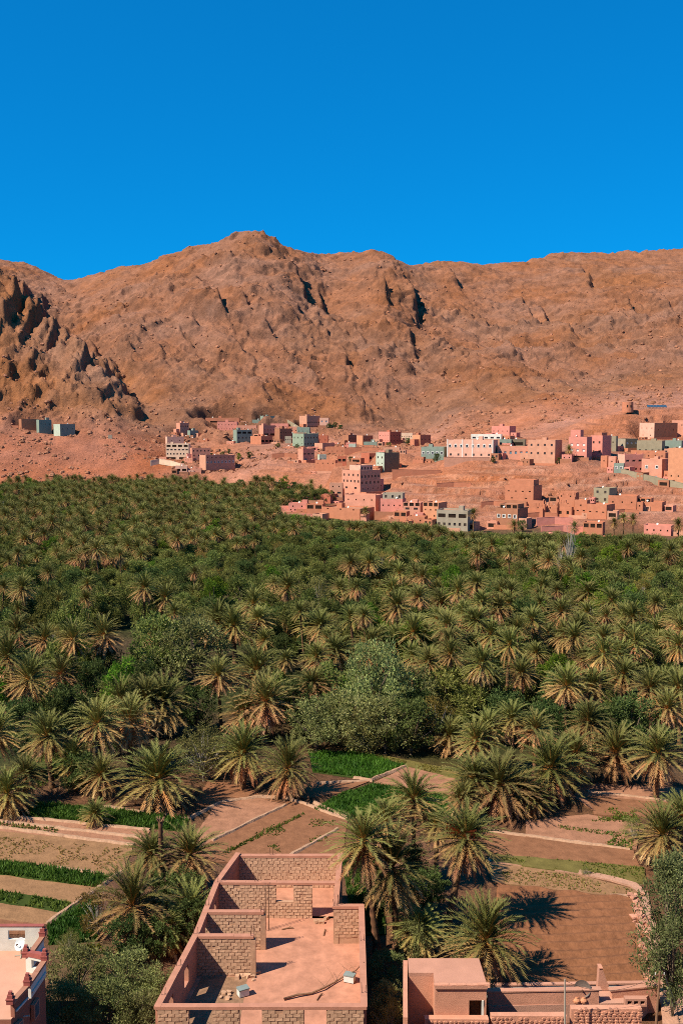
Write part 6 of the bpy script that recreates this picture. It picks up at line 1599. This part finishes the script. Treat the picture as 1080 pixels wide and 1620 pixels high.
# ------------------------------------------------------------------ bushes and trees of the foreground
for kind, px, py, w, lab, kw in [
 ('pale', 125, 1585, 99, 'pale olive bush beside the rendered house', {}), ('pale', 205, 1590, 100, 'pale olive bush between the rendered house and the brick house', {}), ('pale', 245, 1600, 75, 'pale olive bush touching the brick house corner', {}),
 ('pale', 105, 1630, 84, 'low olive bush at the foot of the rendered house', {}), ('pale', 170, 1640, 100, 'low olive bush in front of the other olive bushes', {}), ('pale', 225, 1650, 92, 'olive bush nearest the brick house front', {}),
 ('dark', 200, 1530, 84, 'blue-green bush behind the pale olive bushes', {}), ('yellow', 156, 1484, 78, 'yellow bush at the edge of the dark green wedge', {'sz': 1.35}),
 ('sparse', 110, 1512, 44, 'dry scrub at the end of the green wedge', {}),
 ('pale', 614, 1556, 58, 'olive shrub between the brick house and the mud house', {}), ('pale', 612, 1606, 60, 'olive shrub against the mud house yard wall', {}), ('sparse', 616, 1640, 60, 'dry yellowish shrub below the olive shrubs', {}),
 ('pale', 655, 1516, 66, 'small grey shrub under the tall palms behind the mud house', {}), ('dark', 300, 1500, 80, 'dark bush in the shade of the brick house wall', {}), ('dark', 245, 1520, 70, 'dark bush below the shaded palms', {}),
 ('feathery', 1062, 1612, 128, 'feathery grey-green tree beside the leaning pole', {'s': 1.08, 'sz': 1.36}), ('feathery', 1112, 1570, 120, 'second feathery tree behind the leaning pole', {'s': 1.1, 'sz': 1.1}),
 ('sparse', 322, 1236, 104, 'twiggy pale green shrub at the corner of the brown plot', {}), ('sparse', 350, 1225, 70, 'smaller twiggy shrub beside the low palm', {}), ('sparse', 925, 1385, 16, 'tiny dry shrub on the footpath edge', {}),
 ('pale', 500, 1188, 96, 'olive tree at the left end of the olive row', {}), ('pale', 555, 1186, 104, 'olive tree behind the bright green plot', {}), ('pale', 610, 1192, 100, 'olive tree above the stubble strip', {}), ('dark', 650, 1194, 96, 'dark tree in the olive row', {}),
 ('yellow', 690, 1188, 104, 'yellowing tree at the end of the olive row', {}), ('pale', 590, 1160, 110, 'tall olive tree behind the olive row', {'sz': 1.5}), ('olive', 530, 1150, 110, 'olive tree behind the left end of the olive row', {}), ('sparse', 575, 1192, 80, 'pale twiggy tree in front of the olive row', {}), ('pale', 640, 1150, 110, 'broad olive tree behind the dark one', {}),
 ('dark', 470, 1160, 90, 'dark tree between the palms and the olive row', {}), ('olive', 720, 1150, 100, 'olive tree beside the yellowing tree', {}), ('dark', 800, 1180, 90, 'dark tree under the right-hand palms', {}), ('dark', 860, 1195, 90, 'dark tree behind the silvery palm', {}), ('dark', 1000, 1205, 110, 'dark tree behind the stout palm', {}), ('dark', 940, 1200, 90, 'dark undergrowth tree above the terraces', {}),
 ('dark', 110, 1170, 90, 'dark tree in the shady garden', {}), ('dark', 30, 1190, 90, 'dark tree at the back of the shady garden', {}), ('dark', 190, 1195, 80, 'dark undergrowth beneath the straight-stemmed palm', {}), ('dark', 130, 1255, 70, 'dark undergrowth above the long grass strip', {}), ('dark', 310, 1160, 80, 'dark tree behind the twiggy shrub', {}),
 ('olive', 250, 1075, 110, 'olive tree behind the pink clearing', {}), ('pale', 310, 1085, 120, 'big olive tree behind the rusty palm', {}), ('bare', 900, 920, 40, 'bare pale tree with upright twigs in the grove', {'s': 1.2, 'sz': 1.5}), ('bare', 885, 925, 40, 'second bare pale tree beside the first', {'s': 1., 'sz': 1.3}),
 ('lime', 945, 985, 60, 'bright green tree in the right of the grove', {'s': 1.3}), ('lime', 955, 1000, 60, 'bright green tree beside its twin in the grove', {'s': 1.2}), ('yellow', 905, 1010, 50, 'yellow-green small tree below the bright green ones', {}), ('yellow', 1010, 1030, 80, 'tawny tree behind the right-hand palms', {}), ('lime', 700, 985, 60, 'bright green tree above the palm clump in the grove middle', {'s': 1.1}),
 ('dark', 640, 1450, 70, 'dark undergrowth between the tall palm stems', {}), ('dark', 605, 1440, 60, 'dark undergrowth behind the ringed slender stem', {}), ('dark', 680, 1440, 70, 'dark undergrowth beside the thick leaning stem', {}), ('dark', 655, 1405, 70, 'dark undergrowth behind the tall palm cluster', {}), ('dark', 290, 1450, 80, 'dark undergrowth along the brick house wall', {}), ('dark', 262, 1440, 70, 'dark undergrowth under the orange-based palm', {}), ('dark', 235, 1480, 70, 'dark undergrowth below the blue-green palm', {}), ('pale', 735, 1520, 60, 'grey shrub beside the low yellow-green palm', {}), ('sparse', 740, 1100, 80, 'pale twiggy tree in the olive thicket', {}), ('sparse', 1000, 1330, 40, 'dry pale shrub at the end of the terraces', {})]:
    kw = dict(kw); f = gp(px, py); s = kw.pop('s', w * mpp(py, f.y) / 6.0)
    bush(kind, f.x, f.y, 0.05, s, lab, None, sz=kw.pop('sz', 1.0) * s)
f = gp(256, 1432); t = empty('dead_palm', (f.x, f.y, 0), 0, 'bare dead palm stem without a crown', 'palm tree'); c = at(256, 1300, f.y)
link('trunk', TRUNKS[0], t, (0, 0, 0), (0, 0, 0), (.95, .95, c.z)); 
B = MB()
for k in range(10):
    a_ = k * 2.4; B.tube([(0, 0, c.z - .3 + k * .03), (math.cos(a_) * .3, math.sin(a_) * .3, c.z + .1 + .03 * k), (math.cos(a_) * .38, math.sin(a_) * .38, c.z + .4)], [.06, .05, .02], 5)
B.obj('leaf_stubs', M_STICK, t)
